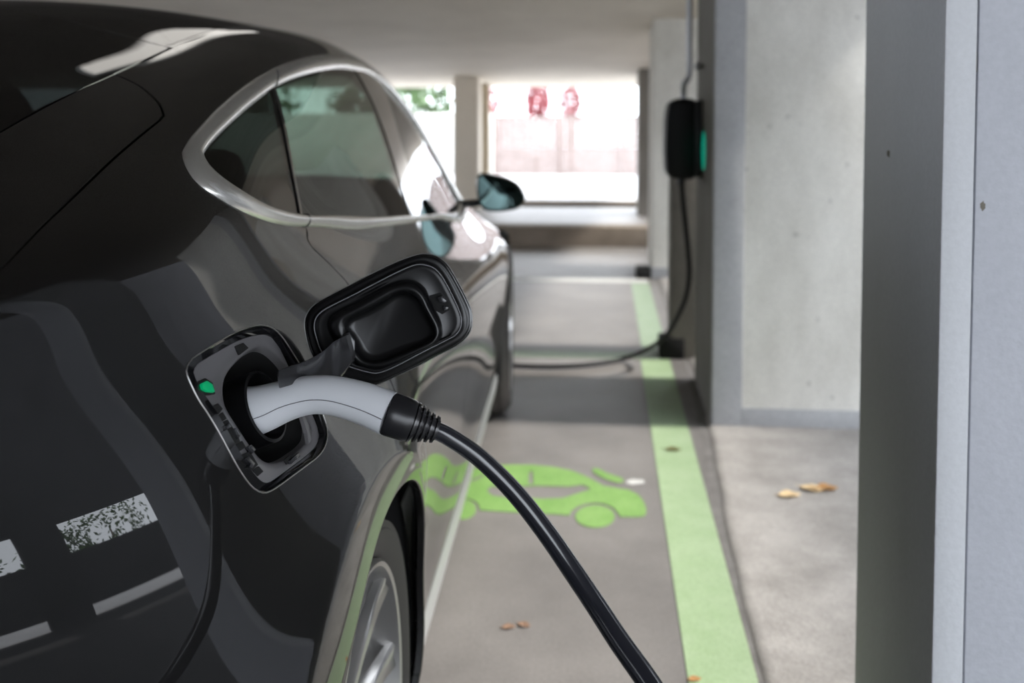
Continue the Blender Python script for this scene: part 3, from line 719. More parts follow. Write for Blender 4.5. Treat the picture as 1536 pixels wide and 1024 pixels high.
# socket body inside the well
axis_in = -PN
sc0 = on_plane(404, 607, PC - PN * .012, PN)
def ringline(c, n, r, a0=0):
    e1 = PXr; e2 = np.cross(n, e1); t = np.linspace(0, 2 * PI, 48, endpoint=False)
    return c + np.outer(np.cos(t) * r, e1) + np.outer(np.sin(t) * r, e2)
V, F = loops_mesh([ringline(sc0 - PN * .045, PN, .037), ringline(sc0 - PN * .004, PN, .037), ringline(sc0 - PN * .003, PN, .034), ringline(sc0 - PN * .012, PN, .031), ringline(sc0 - PN * .03, PN, .030)], False, True)
o = np_mesh('socket', V, F, M_FLAP, port_o); o.data.set_sharp_from_angle(angle=math.radians(40))

# ---- flap: opened forward, inner side facing back
FC = to_car(depth_pt(582, 478, 1.07)); FNn = np.array([.05, -.99, .10]); FNn /= np.linalg.norm(FNn)
def flap_pt(px, off=0.0): return np.array([on_plane(x, y, FC + FNn * off, FNn) for x, y in px])
def zl(pts, sx=4.654, ox=440, oy=370): return [(ox + x / sx, oy + y / sx) for x, y in pts]
FL_OUT = zl([(70,560),(74,500),(105,440),(170,385),(260,335),(400,262),(560,180),(720,105),(830,65),(900,50),(960,55),(1015,75),(1065,115),(1110,180),(1160,270),(1210,370),(1240,450),(1246,530),(1235,590),(1195,650),(1130,700),(1000,765),(850,845),(700,915),(610,955),(560,970),(500,962),(400,935),(310,905),(200,850),(140,790),(95,690)])
FL_IN = zl([(148,560),(158,500),(195,455),(270,410),(400,345),(560,262),(720,180),(810,140),(870,122),(930,128),(985,150),(1030,195),(1075,270),(1120,360),(1160,450),(1174,510),(1165,570),(1130,615),(1060,655),(900,735),(720,830),(640,865),(580,880),(520,872),(440,850),(350,820),(260,780),(200,730),(168,650)])
RG_OUT = zl([(245,540),(262,490),(300,455),(400,405),(560,315),(680,258),(760,238),(820,238),(880,262),(925,310),(955,380),(990,450),(1025,520),(1038,590),(1022,645),(980,690),(880,740),(740,805),(640,840),(560,845),(490,832),(420,790),(360,730),(300,660),(260,600)])
RG_IN = zl([(375,560),(385,515),(440,480),(560,420),(680,350),(730,325),(785,320),(840,340),(885,385),(920,450),(955,510),(985,570),(985,620),(950,655),(860,695),(720,755),(640,785),(570,795),(510,785),(475,755),(445,700),(410,640),(385,600)])
lo = resample(catmull(flap_pt(FL_OUT), 4, True), 120, True)
def onF(px, off): return match(lo, resample(catmull(flap_pt(px, off), 4, True), 120, True))
fin = onF(FL_IN, 0); rgo = onF(RG_OUT, 0); rgi = onF(RG_IN, 0)
def offs(P, d): return P + FNn * d
def grow(P, d):
    c = P.mean(0); v = P - c; return P + v / np.linalg.norm(v, axis=1)[:, None] * d
V, F = loops_mesh([offs(grow(lo, -.02), -.0135), offs(grow(lo, -.004), -.0115), offs(grow(lo, .0), -.0085), offs(lo, -.0062), offs(grow(lo, -.0012), -.0055), offs(grow(lo, -.003), -.0052)], True, True)
flap_o = np_mesh('charge_flap', V, F, M_PAINT, CAR); flap_o['label'] = 'open charge flap in body colour'
flap_o.data.set_sharp_from_angle(angle=math.radians(50))
V, F = loops_mesh([offs(grow(lo, -.0022), -.0056), offs(grow(lo, -.003), -.0035), offs(grow(fin, .006), -.004), offs(grow(fin, .0012), -.003), offs(grow(fin, .0), .0010), offs(grow(fin, -.0016), .0022), offs(grow(fin, -.006), .002), offs(grow(rgo, .002), .0012), offs(rgo, .002), offs(grow(rgo, -.0025), .0075), offs(rgo * .72 + rgi * .28, .0105), offs(rgo * .35 + rgi * .65, .0112), offs(rgo * .12 + rgi * .88, .0098), offs(rgi, .0055), offs(grow(rgi, -.002), -.002), offs(grow(rgi, -.008), -.0035)], False, True)
o = np_mesh('flap_liner', V, F, M_FLAP, flap_o); o['label'] = 'satin black inner liner with raised frame'
# metal-coloured tube drawing the glint along the painted flap edge
tube_obj('flap_edge_glint', np.vstack([lo, lo[:1]]) - FNn * .0064, .0006, M_ALLOYD, flap_o, 8, False)
tube_obj('liner_edge_highlight', np.vstack([fin, fin[:1]]) + FNn * .0021, .0007, M_EDGE, flap_o, 8, False)  # grey tube drawing the highlight on the liner's sharp step
# latch
def fprism(name, px, off, thick, m, parent, bev=.0006):
    P = flap_pt(px, off); bm = bmesh.new(); a = [bm.verts.new(v) for v in P]; b = [bm.verts.new(v + FNn * thick) for v in P]; n = len(a)
    bm.faces.new(a); bm.faces.new(b)
    for i in range(n): bm.faces.new([a[i], a[(i + 1) % n], b[(i + 1) % n], b[i]])
    if bev: bmesh.ops.bevel(bm, geom=bm.edges[:], offset=bev, segments=2, affect='EDGES', profile=.5)
    return bm_obj(name, bm, m, parent)
fprism('latch_recess', zl([(950,340),(1030,318),(1085,390),(1090,440),(1040,470),(985,440)]), .0012, .0014, M_SHELL, flap_o)
fprism('latch', zl([(1005,350),(1040,335),(1075,375),(1060,395),(1020,385)]), .002, .006, M_PLASTIC2, flap_o, .0012)
fprism('latch', zl([(1045,410),(1085,415),(1080,440),(1050,450)]), .002, .004, M_PLASTIC2, flap_o, .001)
# goose-neck hinge arm from the well to the flap
ARM_T = [(417,556),(432,551),(446,546),(466,537.5),(487,525),(500,513),(511,507),(520,503)]
ARM_B = [(420,582),(434,578),(446,574),(466,571),(484,571),(499,570),(511,566),(530,541)]
dA = np.array([.925, .94, .955, .972, .99, 1.005, 1.015, 1.03])
At = np.array([to_car(depth_pt(x, y, d)) for (x, y), d in zip(ARM_T, dA)]); Ab = np.array([to_car(depth_pt(x, y, d)) for (x, y), d in zip(ARM_B, dA)])
At = catmull(At, 4); Ab = catmull(Ab, 4); bk = np.array([0, .014, 0]); na = len(At)
fr = np.array([0, -.0025, 0])
sec = [At + (Ab - At) * .06 + bk, At + (Ab - At) * .0, At + (Ab - At) * .08 + fr, (At + Ab) / 2 + fr * 1.4, Ab + (At - Ab) * .08 + fr, Ab, Ab + (At - Ab) * .06 + bk]
V = np.vstack(sec); F = []; ns_ = len(sec)
for i in range(ns_):
    j = (i + 1) % ns_
    for k in range(na - 1): F.append([i * na + k, j * na + k, j * na + k + 1, i * na + k + 1])
F.append([i * na for i in range(ns_)]); F.append([i * na + na - 1 for i in range(ns_)][::-1])
o = np_mesh('hinge_arm', V, F, M_PLASTIC2, flap_o); o.data.set_sharp_from_angle(angle=math.radians(40))
bmf = fprism('hinge_bracket', zl([(350,600),(400,585),(440,650),(440,790),(390,820),(330,915),(320,880)]), .002, .010, M_PLASTIC2, flap_o, .002)

# ------------------------------------------------------------------ plug and cable (world space)
def w_pt(x, y, Y): return depth_pt(x, y, Y)
Yp = from_car(sc0)[1]
Ye = .945
yy = lambda t: Yp + (Ye - Yp) * t
CABLE = empty('charging_plug', tuple(w_pt(480, 600, Yp)))
tag(CABLE, 'pale grey charging plug with black cable inserted in the car charge port', 'charging plug')
CLOC = np.array(CABLE.location)
hp = [(352,622,Yp+.03),(366,618.5,Yp+.012),(378,617,Yp+.002),(398,611.5,yy(.05)),(420,603.5,yy(.12)),(443,596.5,yy(.22)),(468,592,yy(.34)),(495,592.5,yy(.5)),(522,598,yy(.66)),(550,606.5,yy(.82)),(583,620,Ye)]
hpath = catmull(np.array([w_pt(*q) for q in hp]), 5) - CLOC
tt = np.linspace(0, 1, len(hpath))
hr = np.interp(tt, [0, .1, .2, .3, .42, .52, .62, .72, .82, .92, 1], [.0235, .0235, .0238, .0218, .0195, .0182, .0178, .0181, .0187, .0195, .0201])
handle = tube_obj('plug_handle', hpath[8:], np.c_[hr, hr * 1.06][8:], M_GREYPL, CABLE, 40); handle['label'] = 'pale grey curved plug handle'
hr0 = hr[:10]
tube_obj('plug_nose', hpath[:9], np.c_[hr0[:9] * .93, hr0[:9] * .97], M_PLASTIC, CABLE, 36)
# mould seam on the camera-facing side of the handle
Tn = np.gradient(hpath, axis=0); Tn /= np.linalg.norm(Tn, axis=1)[:, None]
seam = []
for i in range(9, len(hpath)):
    v = (CC - CLOC) - hpath[i]; v -= Tn[i] * (v @ Tn[i]); v /= np.linalg.norm(v); dn = np.cross(Tn[i], v); dn = dn if dn[2] < 0 else -dn
    an = math.radians(np.interp(i, [9, 22, len(hpath)], [20, 14, 22])); w = v * math.cos(an) + dn * math.sin(an)
    seam.append(hpath[i] + w * hr[i] * 1.045 - w * .0006)
tube_obj('seam_line', np.array(seam), .00045, M_SEAM, handle, 6)
def seg(a, b, n=6): return np.linspace(w_pt(*a), w_pt(*b), n) - CLOC
col = seg((580,619,Ye), (618,632,Ye+.004), 8)
tube_obj('plug_collar', col, np.array([[.0204]*2, [.0212]*2, [.0212]*2, [.0211]*2, [.0210]*2, [.0209]*2, [.0207]*2, [.0195]*2]), M_PLASTIC, CABLE, 40)
st = seg((611,629.5,Ye+.004), (656,645,Ye+.010), 46); k = np.arange(46); env = np.interp(k, [0, 14, 30, 45], [.0190, .0176, .0136, .0114])
rr = env + .0016 * (((k // 4) % 2) == 0) - .0012 * (((k // 4) % 2) == 1)
tube_obj('strain_relief', st, rr, M_PLASTIC2, CABLE, 32)
cpx = [(640,640),(655,645.5),(673,654.5),(714,682),(750,715),(782,750),(819,798),(855,850),(892,905),(928,960),(965,1012)]
cd = [.950,.956,.961,.968,.970,.969,.965,.957,.943,.924,.905]
cpts = [w_pt(x, y, d) for (x, y), d in zip(cpx, cd)]
cpts += [w_pt(1000, 1065, .885), w_pt(1035, 1125, .86), w_pt(1062, 1200, .83)] + [np.array(q) for q in ([.100, .80, .48], [.112, .77, .34], [.12, .745, .2], [.13, .72, .085], [.155, .68, .027], [.20, .60, .0175], [.28, .50, .0175], [.42, .36, .027], [.65, .15, .027], [.95, -.1, .027])]
tube_obj('cable', catmull(np.array(cpts), 8) - CLOC, np.interp(np.arange(8 * (len(cpts) - 1) + 1), [0, 20, 80, 200], [.0088, .0090, .0108, .0108]), M_CABLE, CABLE, 24)
# ------------------------------------------------------------------ garage
M_FLOOR = concrete_mat('smooth_garage_concrete', (.145, .136, .130), (.21, .197, .188), .5, 2.2, 0, .0012, False, .5)
M_FLOOR2 = concrete_mat('rough_walkway_concrete', (.30, .28, .26), (.44, .413, .388), .85, 5.0, 0, .004, False, .3)
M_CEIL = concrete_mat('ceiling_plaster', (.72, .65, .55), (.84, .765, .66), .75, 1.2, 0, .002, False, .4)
M_PILL = concrete_mat('pale_concrete', (.62, .60, .55), (.78, .76, .71), .88, 4.5, .45, .003, True, .3)
M_PILLP = concrete_mat('grey_painted_concrete', (.42, .43, .465), (.48, .49, .53), .7, 3.0, .4, .0012, False, .35, .1)
M_STRIP = concrete_mat('grey_paint_strip', (.36, .362, .37), (.41, .412, .42), .6, 6.0, 0, .0008, False, .4)
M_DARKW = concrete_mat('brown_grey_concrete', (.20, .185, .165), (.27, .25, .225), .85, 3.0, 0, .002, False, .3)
M_GREENP = concrete_mat('green_floor_paint', (.155, .30, .075), (.21, .36, .11), .6, 7.0, 0, .0008, False, .4)
M_PALEGR = concrete_mat('worn_green_floor_paint', (.235, .31, .21), (.29, .36, .26), .55, 9.0, 0, .0008, False, .4)
M_KERB = concrete_mat('kerb_concrete', (.17, .14, .11), (.23, .19, .155), .85, 3.0, 0, .002, False, .3)
M_ASPH = concrete_mat('pale_asphalt', (.42, .42, .43), (.5, .5, .51), .9, 3.0, 0, .002, False, .3)
ZC = 2.15
M_COURT = concrete_mat('dark_added_wall', (.055, .055, .058), (.08, .08, .085), .9, 2.0, 0, .002, False, .2)  # kept dark so the car paint mirrors little light
M_COURTF = concrete_mat('dark_added_floor', (.035, .035, .037), (.055, .055, .057), .85, 4.0, 0, .002, False, .3)  # dark tone chosen to darken reflections in the lower body
def struct(o): o['kind'] = 'structure'; return o
def slab(name, lo, hi, m, bev=0): return struct(box_obj(name, lo, hi, m, None, bev))
slab('floor', (-14, -2.4, -.2), (6.2, 10.217, 0), M_FLOOR)
# walkway strip right of the bay, edge following the worn joint in the floor
jl = [ground(x, y) for x, y in ((1066,640),(1074,680),(1083,730),(1091,775),(1103,830),(1118,890),(1136,960),(1152,1024))]
jl = np.array([[p[0], p[1]] for p in jl]); jl = np.vstack([[.43, 12.0], [.43, 4.4], jl, [.335, 1.8], [.33, -2.35]])
jl = resample(catmull(jl, 6), 160); jl[:, 0] += np.array([random.uniform(-.004, .004) for _ in jl])
bm = bmesh.new(); n = len(jl); Hs = .012
rows = []
for off, z in ((-.012, .0005), (-.006, .006), (.004, .0105), (.02, Hs)):
    rows.append([bm.verts.new((x + off, y, z)) for x, y in jl])
rows.append([bm.verts.new((6.0, y, Hs)) for x, y in jl])
for a, b in zip(rows[:-1], rows[1:]):
    for i in range(n - 1): bm.faces.new([a[i], b[i], b[i + 1], a[i + 1]])
o = struct(bm_obj('floor_walkway', bm, M_FLOOR2, angle=0)); 
# dark gutter line beside it
bm = bmesh.new(); rows = [[bm.verts.new((x + off, y, z)) for x, y in jl] for off, z in ((-.045, .0006), (-.02, .0012), (-.008, .0012))]
for a, b in zip(rows[:-1], rows[1:]):
    for i in range(n - 1): bm.faces.new([a[i], b[i], b[i + 1], a[i + 1]])
struct(bm_obj('trim_1', bm, concrete_mat('dirty_joint', (.13, .12, .115), (.20, .19, .18), .8, 9, 0, .001, False), angle=0))
M_CEILD = concrete_mat('darkened_ceiling_concrete', (.13, .115, .10), (.19, .17, .15), .8, 1.2, 0, .002, False, .3)  # weaker light near the camera put into a darker ceiling colour
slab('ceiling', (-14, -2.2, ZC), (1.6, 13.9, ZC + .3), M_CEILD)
M_CEILM = concrete_mat('half_darkened_ceiling_plaster', (.56, .505, .43), (.68, .615, .53), .8, 1.2, 0, .002, False, .3)  # in-between tone, grading the ceiling's mirrored brightness by colour
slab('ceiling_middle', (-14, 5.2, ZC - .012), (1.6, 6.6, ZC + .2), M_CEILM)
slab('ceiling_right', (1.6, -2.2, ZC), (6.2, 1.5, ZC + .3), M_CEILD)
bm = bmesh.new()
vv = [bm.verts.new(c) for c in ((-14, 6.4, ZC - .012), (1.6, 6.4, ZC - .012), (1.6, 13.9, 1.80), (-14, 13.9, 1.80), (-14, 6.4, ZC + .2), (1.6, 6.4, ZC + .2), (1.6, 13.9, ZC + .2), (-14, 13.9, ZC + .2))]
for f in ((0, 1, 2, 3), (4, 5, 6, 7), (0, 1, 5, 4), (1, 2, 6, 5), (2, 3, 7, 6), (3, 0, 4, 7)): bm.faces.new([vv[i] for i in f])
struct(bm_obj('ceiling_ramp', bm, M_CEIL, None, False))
# raised slab, kerbs and outside ground at the far end
slab('kerb_far', (-14, 10.217, -.2), (3.2, 10.55, .207), M_KERB, .012)
slab('floor_upper', (-14, 10.5, -.2), (6, 13.1, .205), M_FLOOR)
slab('kerb_outer', (-16, 13.05, -.2), (6, 13.35, .272), M_KERB, .01)
slab('ground_outside', (-40, 13.3, -.2), (14, 60, .27), M_ASPH)
slab('ground_side', (6.2, -30, -.3), (40, 13.3, -.02), M_ASPH)
slab('ground_back', (-20, -30, -.3), (6.2, -2.4, -.02), M_ASPH)
# ceiling joint

# pillars
def pillar(name, lo, hi, m, bev=.012):
    return struct(box_obj(name, lo, hi, m, None, bev))
P1 = pillar('pillar_charger', (.42, 3.955, 0), (1.30, 4.73, ZC), M_PILL)
slab('trim_3', (.416, 3.951, 0), (.533, 4.735, ZC), M_STRIP, .004)        # painted corner strip
slab('baseboard_pillar', (.53, 3.949, .0), (1.305, 4.0, .082), M_STRIP, .003)
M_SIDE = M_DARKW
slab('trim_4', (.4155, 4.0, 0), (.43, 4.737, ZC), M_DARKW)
P0b = pillar('pillar_near', (.466, 1.320, 0), (.72, 1.716, ZC), M_PILLP, .003)
slab('trim_5', (.424, 1.316, 0), (.4635, 1.71, ZC), concrete_mat('grey_painted_corner', (.50, .51, .53), (.56, .57, .59), .7, 3.0, .4, .0012, False, .35, .1), .003)
slab('trim_6', (.438, 1.328, 0), (.60, 1.70, ZC), M_SHELL)
def chip(x, y, rx, rz, face, seed):
    rg = np.random.default_rng(seed); d = ray(x, y)
    t = (1.320 - CC[1]) / d[1] if face == 'f' else (.424 - CC[0]) / d[0]
    c = CC + d * t; bm = bmesh.new(); ring = []
    for k in range(14):
        a = 2 * PI * k / 14; q = rg.uniform(.7, 1.15); u, v_ = rx * q * math.cos(a), rz * q * math.sin(a)
        co = (c[0] + u, 1.3199, c[2] + v_) if face == 'f' else (.4239, c[1] + u, c[2] + v_)
        ring.append(bm.verts.new(co))
    cc = bm.verts.new((c[0], 1.3185, c[2]) if face == 'f' else (.4225, c[1], c[2]))
    for k in range(14): bm.faces.new([ring[k], ring[(k + 1) % 14], cc])
    bm_obj('chip', bm, M_CHIP, P0b, True, 0)
M_CHIP = mat('chipped_concrete', (.16, .145, .12), .95, bump=(90, .6, .002))
for a in ((1474, 309, .0035, .0065, 'f', 1), (1455, 217, .006, .005, 'f', 2), (1451, 412, .005, .011, 'f', 3), (1453, 318, .004, .010, 'f', 4), (1333, 230, .009, .006, 's', 5), (1462, 90, .003, .03, 'f', 6)): chip(*a)
P2 = pillar('pillar_middle', (.36, 8.02, 0), (1.25, 8.8, ZC), M_PILL)
slab('baseboard_middle', (.355, 8.005, 0), (1.255, 8.3, .09), M_STRIP, .003)
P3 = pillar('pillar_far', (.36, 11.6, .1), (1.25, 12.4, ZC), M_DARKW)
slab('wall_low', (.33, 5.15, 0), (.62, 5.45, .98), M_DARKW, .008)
pillar('column_tan', (-1.92, 12.4, .2), (-1.60, 12.75, ZC), M_CEIL)
pillar('column_slim', (-1.73, 13.3, .2), (-1.585, 13.5, ZC), concrete_mat('tan_render', (.36, .30, .21), (.42, .35, .25), .8, 4, 0, .001, False))
# other side of the garage and behind the camera
for y in (-4.6, -1.2, 2.2, 5.6, 9.0): pillar('column_side', (-10.4, y, 0), (-10.0, y + .4, ZC), M_CEIL)

slab('floor_added', (1.32, -2.3, -.1), (6.0, 13.2, .016), M_COURTF)  # unseen dark floor added to darken paint reflections and cut bounce
# unseen light court, added to shape reflections: outer wall with a strip opening
slab('wall_added', (6.0, -2.2, .145), (6.2, 4.6, .83), M_COURT)  # gap underneath added for a thin bright line in the paint
slab('wall_added_upper', (6.0, -2.2, 1.36), (6.2, 4.6, 5.5), M_COURT)  # unseen upper part raised to keep sky out of the paint
slab('wall_added_far', (6.0, 4.5, 0), (6.2, 13.3, 5.5), M_COURT)
for y in (-2.2, 1.95): pillar('column_added', (5.98, y, 0), (6.22, y + .60, 5.5), M_COURT)
pillar('column_added', (5.98, .0, 0), (6.22, .45, 5.5), M_COURT)
slab('wall_back_blocker', (-2.6, -2.25, 0), (.35, -2.05, ZC), M_DARKW)  # unseen wall piece placed so the open flap mirrors something dark
slab('wall_left', (-13.2, -2.2, 0), (-13.0, 13.3, ZC), M_DARKW)  # unseen wall, closed up to the ceiling to cut fill light
# ceiling luminaire above the car
CL = empty('ceiling_light', (-1.435, 3.4, ZC)); tag(CL, 'long narrow strip light on the ceiling above the parked car', 'ceiling light')
box_obj('housing', (-.028, -.5, -.008), (.028, .9, .0), mat('lamp_housing', (.6, .6, .58), .5), CL, .002)
M_LAMP = mat('lamp_diffuser', (.8, .8, .78), .4, emis=(1, .95, .88), emis_s=1.3)
for y in (-.49, -.03, .43): box_obj('diffuser', (-.023, y, -.012), (.023, y + .45, -.0082), M_LAMP, CL, .001)

# ---- painted floor markings
def flat(name, loops, m, z=.0022):
    from mathutils.geometry import tessellate_polygon
    ls = [[Vector((p[0], p[1], 0)) for p in l] for l in loops]
    tris = tessellate_polygon(ls); V = [v for l in ls for v in l]
    bm = bmesh.new(); top = [bm.verts.new((v.x, v.y, z)) for v in V]
    for t in tris:
        try: bm.faces.new([top[i] for i in t])
        except ValueError: pass
    k = 0
    for l in ls:
        n = len(l); bt = [bm.verts.new((v.x, v.y, .0003)) for v in l]
        for i in range(n):
            bm.faces.new([top[k + i], top[k + (i + 1) % n], bt[(i + 1) % n], bt[i]])
        k += n
    return bm_obj(name, bm, m, None, True, 30)
def rect(x0, y0, x1, y1): return [[(x0, y0), (x1, y0), (x1, y1), (x0, y1)]]
M_GREENL = concrete_mat('pale_green_line_paint', (.28, .385, .215), (.34, .44, .27), .6, 7.0, 0, .0008, False, .4)
tag(flat('bay_line', rect(.176, -1.0, .323, 5.12), M_GREENL), 'long bright green painted line along the right edge of the charging bay', 'floor marking')
tag(flat('bay_line', rect(-5.2, 5.13, .323, 5.30), M_PALEGR), 'pale worn green line across the floor in front of the car', 'floor marking')
tag(flat('bay_line', rect(.19, 5.30, .325, 7.75), M_PALEGR), 'faded green line running on past the charger towards the far kerb', 'floor marking')
tag(flat('bay_line', rect(-5.2, 7.78, .325, 7.98), concrete_mat('worn_white_paint', (.42, .42, .40), (.52, .52, .50), .6, 9, 0, .0008, False)), 'worn whitish line across the floor before the far kerb', 'floor marking')
G = lambda pts: [tuple(ground(x, y)[:2]) for x, y in pts]
def z1(pts): return [(660 + x / 4.5176, 670 + y / 4.5176) for x, y in pts]
body = z1([(1340,477),(1220,475),(1205,450),(1175,415),(1120,390),(1060,382),(990,386),(930,405),(890,435),(875,466),(760,458),(640,452),(500,446),(270,432),(265,400),(240,372),(190,352),(120,345),(60,360),(20,390),(10,430),(-90,425),(-110,380),(-105,330),(-70,290),(-20,262),(60,235),(140,190),(230,150),(330,130),(480,124),(620,125),(760,137),(880,160),(960,190),(1040,228),(1110,268),(1190,280),(1280,295),(1340,325),(1375,365),(1395,410),(1398,445),(1385,470)])
win = z1([(320,290),(345,270),(600,268),(640,265),(760,268),(870,270),(930,262),(960,258),(1005,275),(1020,292),(960,310),(880,335),(830,350),(700,355),(560,350),(440,345),(360,335),(325,310)])
slit = z1([(603,170),(628,165),(634,255),(600,255)])
rear_slit = z1([(190,235),(250,205),(300,185),(305,196),(255,225),(200,245)])
sym = flat('charging_bay_symbol', [G(body), G(win)[::-1], G(slit)[::-1], G(rear_slit)[::-1]], M_GREENP)
tag(sym, 'green painted electric car pictogram on the floor beside the parked car', 'floor marking')
def ell(cx, cy, rx, ry, n=40): return [(cx + rx * math.cos(t), cy + ry * math.sin(t)) for t in np.linspace(0, 2 * PI, n, endpoint=False)]
for cx, cy, rx, ry in ((892.5, 775, 29.5, 16.5), (693, 764, 21, 15)):
    o = flat('symbol_wheel', [G(ell(cx, cy, rx, ry))], M_GREENP); o.parent = sym
o = flat('symbol_cord', [G(z1([(1030,150),(1070,148),(1130,180),(1190,200),(1235,215),(1245,240),(1200,245),(1130,225),(1070,195),(1040,175)]))], M_GREENP); o.parent = sym
o = flat('symbol_plug', [G(z1([(1262,235),(1300,222),(1380,228),(1385,246),(1300,258),(1265,250)]))], concrete_mat('white_floor_paint', (.5, .5, .48), (.6, .6, .58), .6, 9, 0, .0008, False)); o.parent = sym

# ---- wall charger
WC = empty('wall_charger', (.40, 4.55, .96)); tag(WC, 'black wall mounted charging box with green glow on the wall beside it', 'wall charger')
wl = np.array(WC.location)
def wbox(name, lo, hi, m, par, bev, seg=3): return box_obj(name, tuple(np.array(lo) - wl), tuple(np.array(hi) - wl), m, par, bev, seg)
pts = [(.392, .97), (.392, 1.30), (.372, 1.312), (.30, 1.312), (.275, 1.298), (.262, 1.25), (.257, 1.14), (.258, 1.05), (.266, .985), (.285, .962), (.33, .956), (.375, .958)]
pr = resample(catmull(np.array(pts), 5, True), 60, True)
Y0, Y1 = 4.47, 4.70
c = pr.mean(0)
L = [np.c_[(pr[:, 0] - c[0]) * k + c[0], np.full(60, y), (pr[:, 1] - c[1]) * k + c[1]] - wl for k, y in ((.90, Y0), (.97, Y0 + .006), (1, Y0 + .02), (1, Y1 - .02), (.97, Y1 - .006), (.9, Y1))]
V, F = loops_mesh(L, True, True); o = np_mesh('housing', V, F, M_MATTE, WC); o.data.set_sharp_from_angle(angle=math.radians(50))
wbox('back_plate', (.385, 4.46, .965), (.4155, 4.71, 1.305), M_PLASTIC, WC, .006)
bm = bmesh.new(); bmesh.ops.create_uvsphere(bm, u_segments=24, v_segments=16, radius=1, matrix=Matrix.Translation(tuple(np.array((.4145, 4.375, 1.085)) - wl)) @ Matrix.Diagonal((.006, .062, .085, 1)))  # emissive dome standing in for the charger LED's glow on the wall
bm_obj('wall_glow', bm, M_GLOW, WC)['label'] = 'green glow on the pillar wall'
tube_obj('cable_gland', np.array([[.333, 4.56, .962], [.333, 4.56, .93]]) - wl, .018, M_PLASTIC, WC, 16)
ky = [(1021.5,262,4.56),(1023,285,4.56),(1027,325,4.6),(1032,375,4.62),(1034,410,4.65),(1029,445,4.70),(1016,476,4.78),(1004,496,4.85),(986,514,4.92),(962,528,5.0),(935,538,5.06)]
kp = [np.array([.333, 4.56, .945])] + [w_pt(*q) for q in ky[1:]]
for x, y in ((905,544),(870,548),(830,549.5),(795,549),(765,547)): 
    g = ground(x, y, .0145); kp.append(g)
kp += [np.array([-.75, 5.16, .0145]), np.array([-1.3, 5.2, .0145]), np.array([-1.7, 5.45, .0145])]
o = tube_obj('charger_cable', catmull(np.array(kp), 6), .0115, M_CABLEM, None, 14); tag(o, 'black cable drooping from the wall charger and lying across the floor', 'cable')
cp = [w_pt(1034,-60,4.5), w_pt(1034,60,4.5), w_pt(1034,105,4.5), w_pt(1032,118,4.5), w_pt(1026,126,4.5), w_pt(1025,140,4.52)]
cp = np.array(cp); cp[:, 0] = np.clip(cp[:, 0], .30, .398)
top = cp[0].copy(); top[2] = ZC - .002; bot = cp[-1].copy(); bot[2] = 1.305
o = tube_obj('conduit', catmull(np.vstack([top, cp[1:], bot]), 5), .0135, mat('galvanised_conduit', (.5, .5, .52), .4, .8), None, 16)
tag(o, 'grey metal conduit running from the ceiling down to the wall charger', 'conduit')
bkt = box_obj('clip', (.38, 4.485, 1.44), (.4155, 4.515, 1.47), M_STEEL, o, .004)
# wheel stop blocks by the low wall
o = box_obj('rubber_block', (.27, 5.14, 0), (.40, 5.30, .11), M_SHELL, None, .012); tag(o, 'dark block on the floor at the foot of the low wall under the charger', 'block')
o = box_obj('rubber_block', (.235, 7.99, 0), (.352, 8.30, .075), M_SHELL, None, .012); tag(o, 'dark block on the floor against the pale middle pillar', 'block')

# ---- fallen leaves
def leaf(px, size, rot, m, label, curl=.35, z=.0):
    c = ground(*px, z + .002); 
    bm = bmesh.new(); nu, nv = 12, 7; g = []
    for i in range(nu):
        t = i / (nu - 1); w = math.sin(PI * t) ** .7 * .36 * (1 - .25 * t) + .004
        row = []
        for j in range(nv):
            q = j / (nv - 1) * 2 - 1
            x = (t - .5); y = q * w
            row.append(bm.verts.new((x * size, y * size, size * (.02 + curl * y * y * 2.2 + curl * .55 * x * x + .02 * math.sin(9 * t + 3 * q)))))
        g.append(row)
    for i in range(nu - 1):
        for j in range(nv - 1): bm.faces.new([g[i][j], g[i + 1][j], g[i + 1][j + 1], g[i][j + 1]])
    st = [bm.verts.new((-.5 * size, .012 * size, .05 * size)), bm.verts.new((-.5 * size, -.012 * size, .05 * size)), bm.verts.new((-.72 * size, -.01 * size, .12 * size)), bm.verts.new((-.72 * size, .01 * size, .12 * size))]
    bm.faces.new(st)
    mn = min(v.co.z for v in bm.verts)
    o = bm_obj('fallen_leaf', bm, m, None, True, 0)
    md = o.modifiers.new('s', 'SOLIDIFY'); md.thickness = size * .015
    o.location = (c[0], c[1], z - mn + .0015); o.rotation_euler = (0, 0, rot)
    tag(o, label, 'leaf', 'dry leaves on the floor'); return o
ML1 = mat('pale_dry_leaf', (.72, .53, .30), .7, var=(30, .2)); ML2 = mat('brown_dry_leaf', (.42, .22, .08), .7, var=(30, .25)); ML3 = mat('dark_dry_leaf', (.13, .12, .04), .7, var=(30, .25)); ML4 = mat('reddish_dry_leaf', (.24, .15, .10), .7, var=(30, .25))
leaf((1184,743), .075, .3, ML1, 'pale tan dry leaf lying leftmost of the three beside the near pillar', .5, Hs)
leaf((1217,734), .075, -.5, ML1, 'pale curled leaf in the middle of the three beside the near pillar', .5, Hs)
leaf((1239,733), .08, .25, ML2, 'brown curled leaf nearest the near pillar', .5, Hs)
leaf((1010,674), .06, .1, ML3, 'small dark leaf lying on the long green line', .3, .0022)
leaf((763,940), .035, .4, ML4, 'tiny reddish leaf on the bare floor between car and cable, left of its twin', .4)
leaf((786,937), .035, -.4, ML4, 'tiny reddish leaf on the bare floor nearest the hanging cable', .4)
leaf((1042,1018), .03, .3, ML2, 'tiny brown leaf at the left edge of the green line near the hanging cable', .3, .0022)

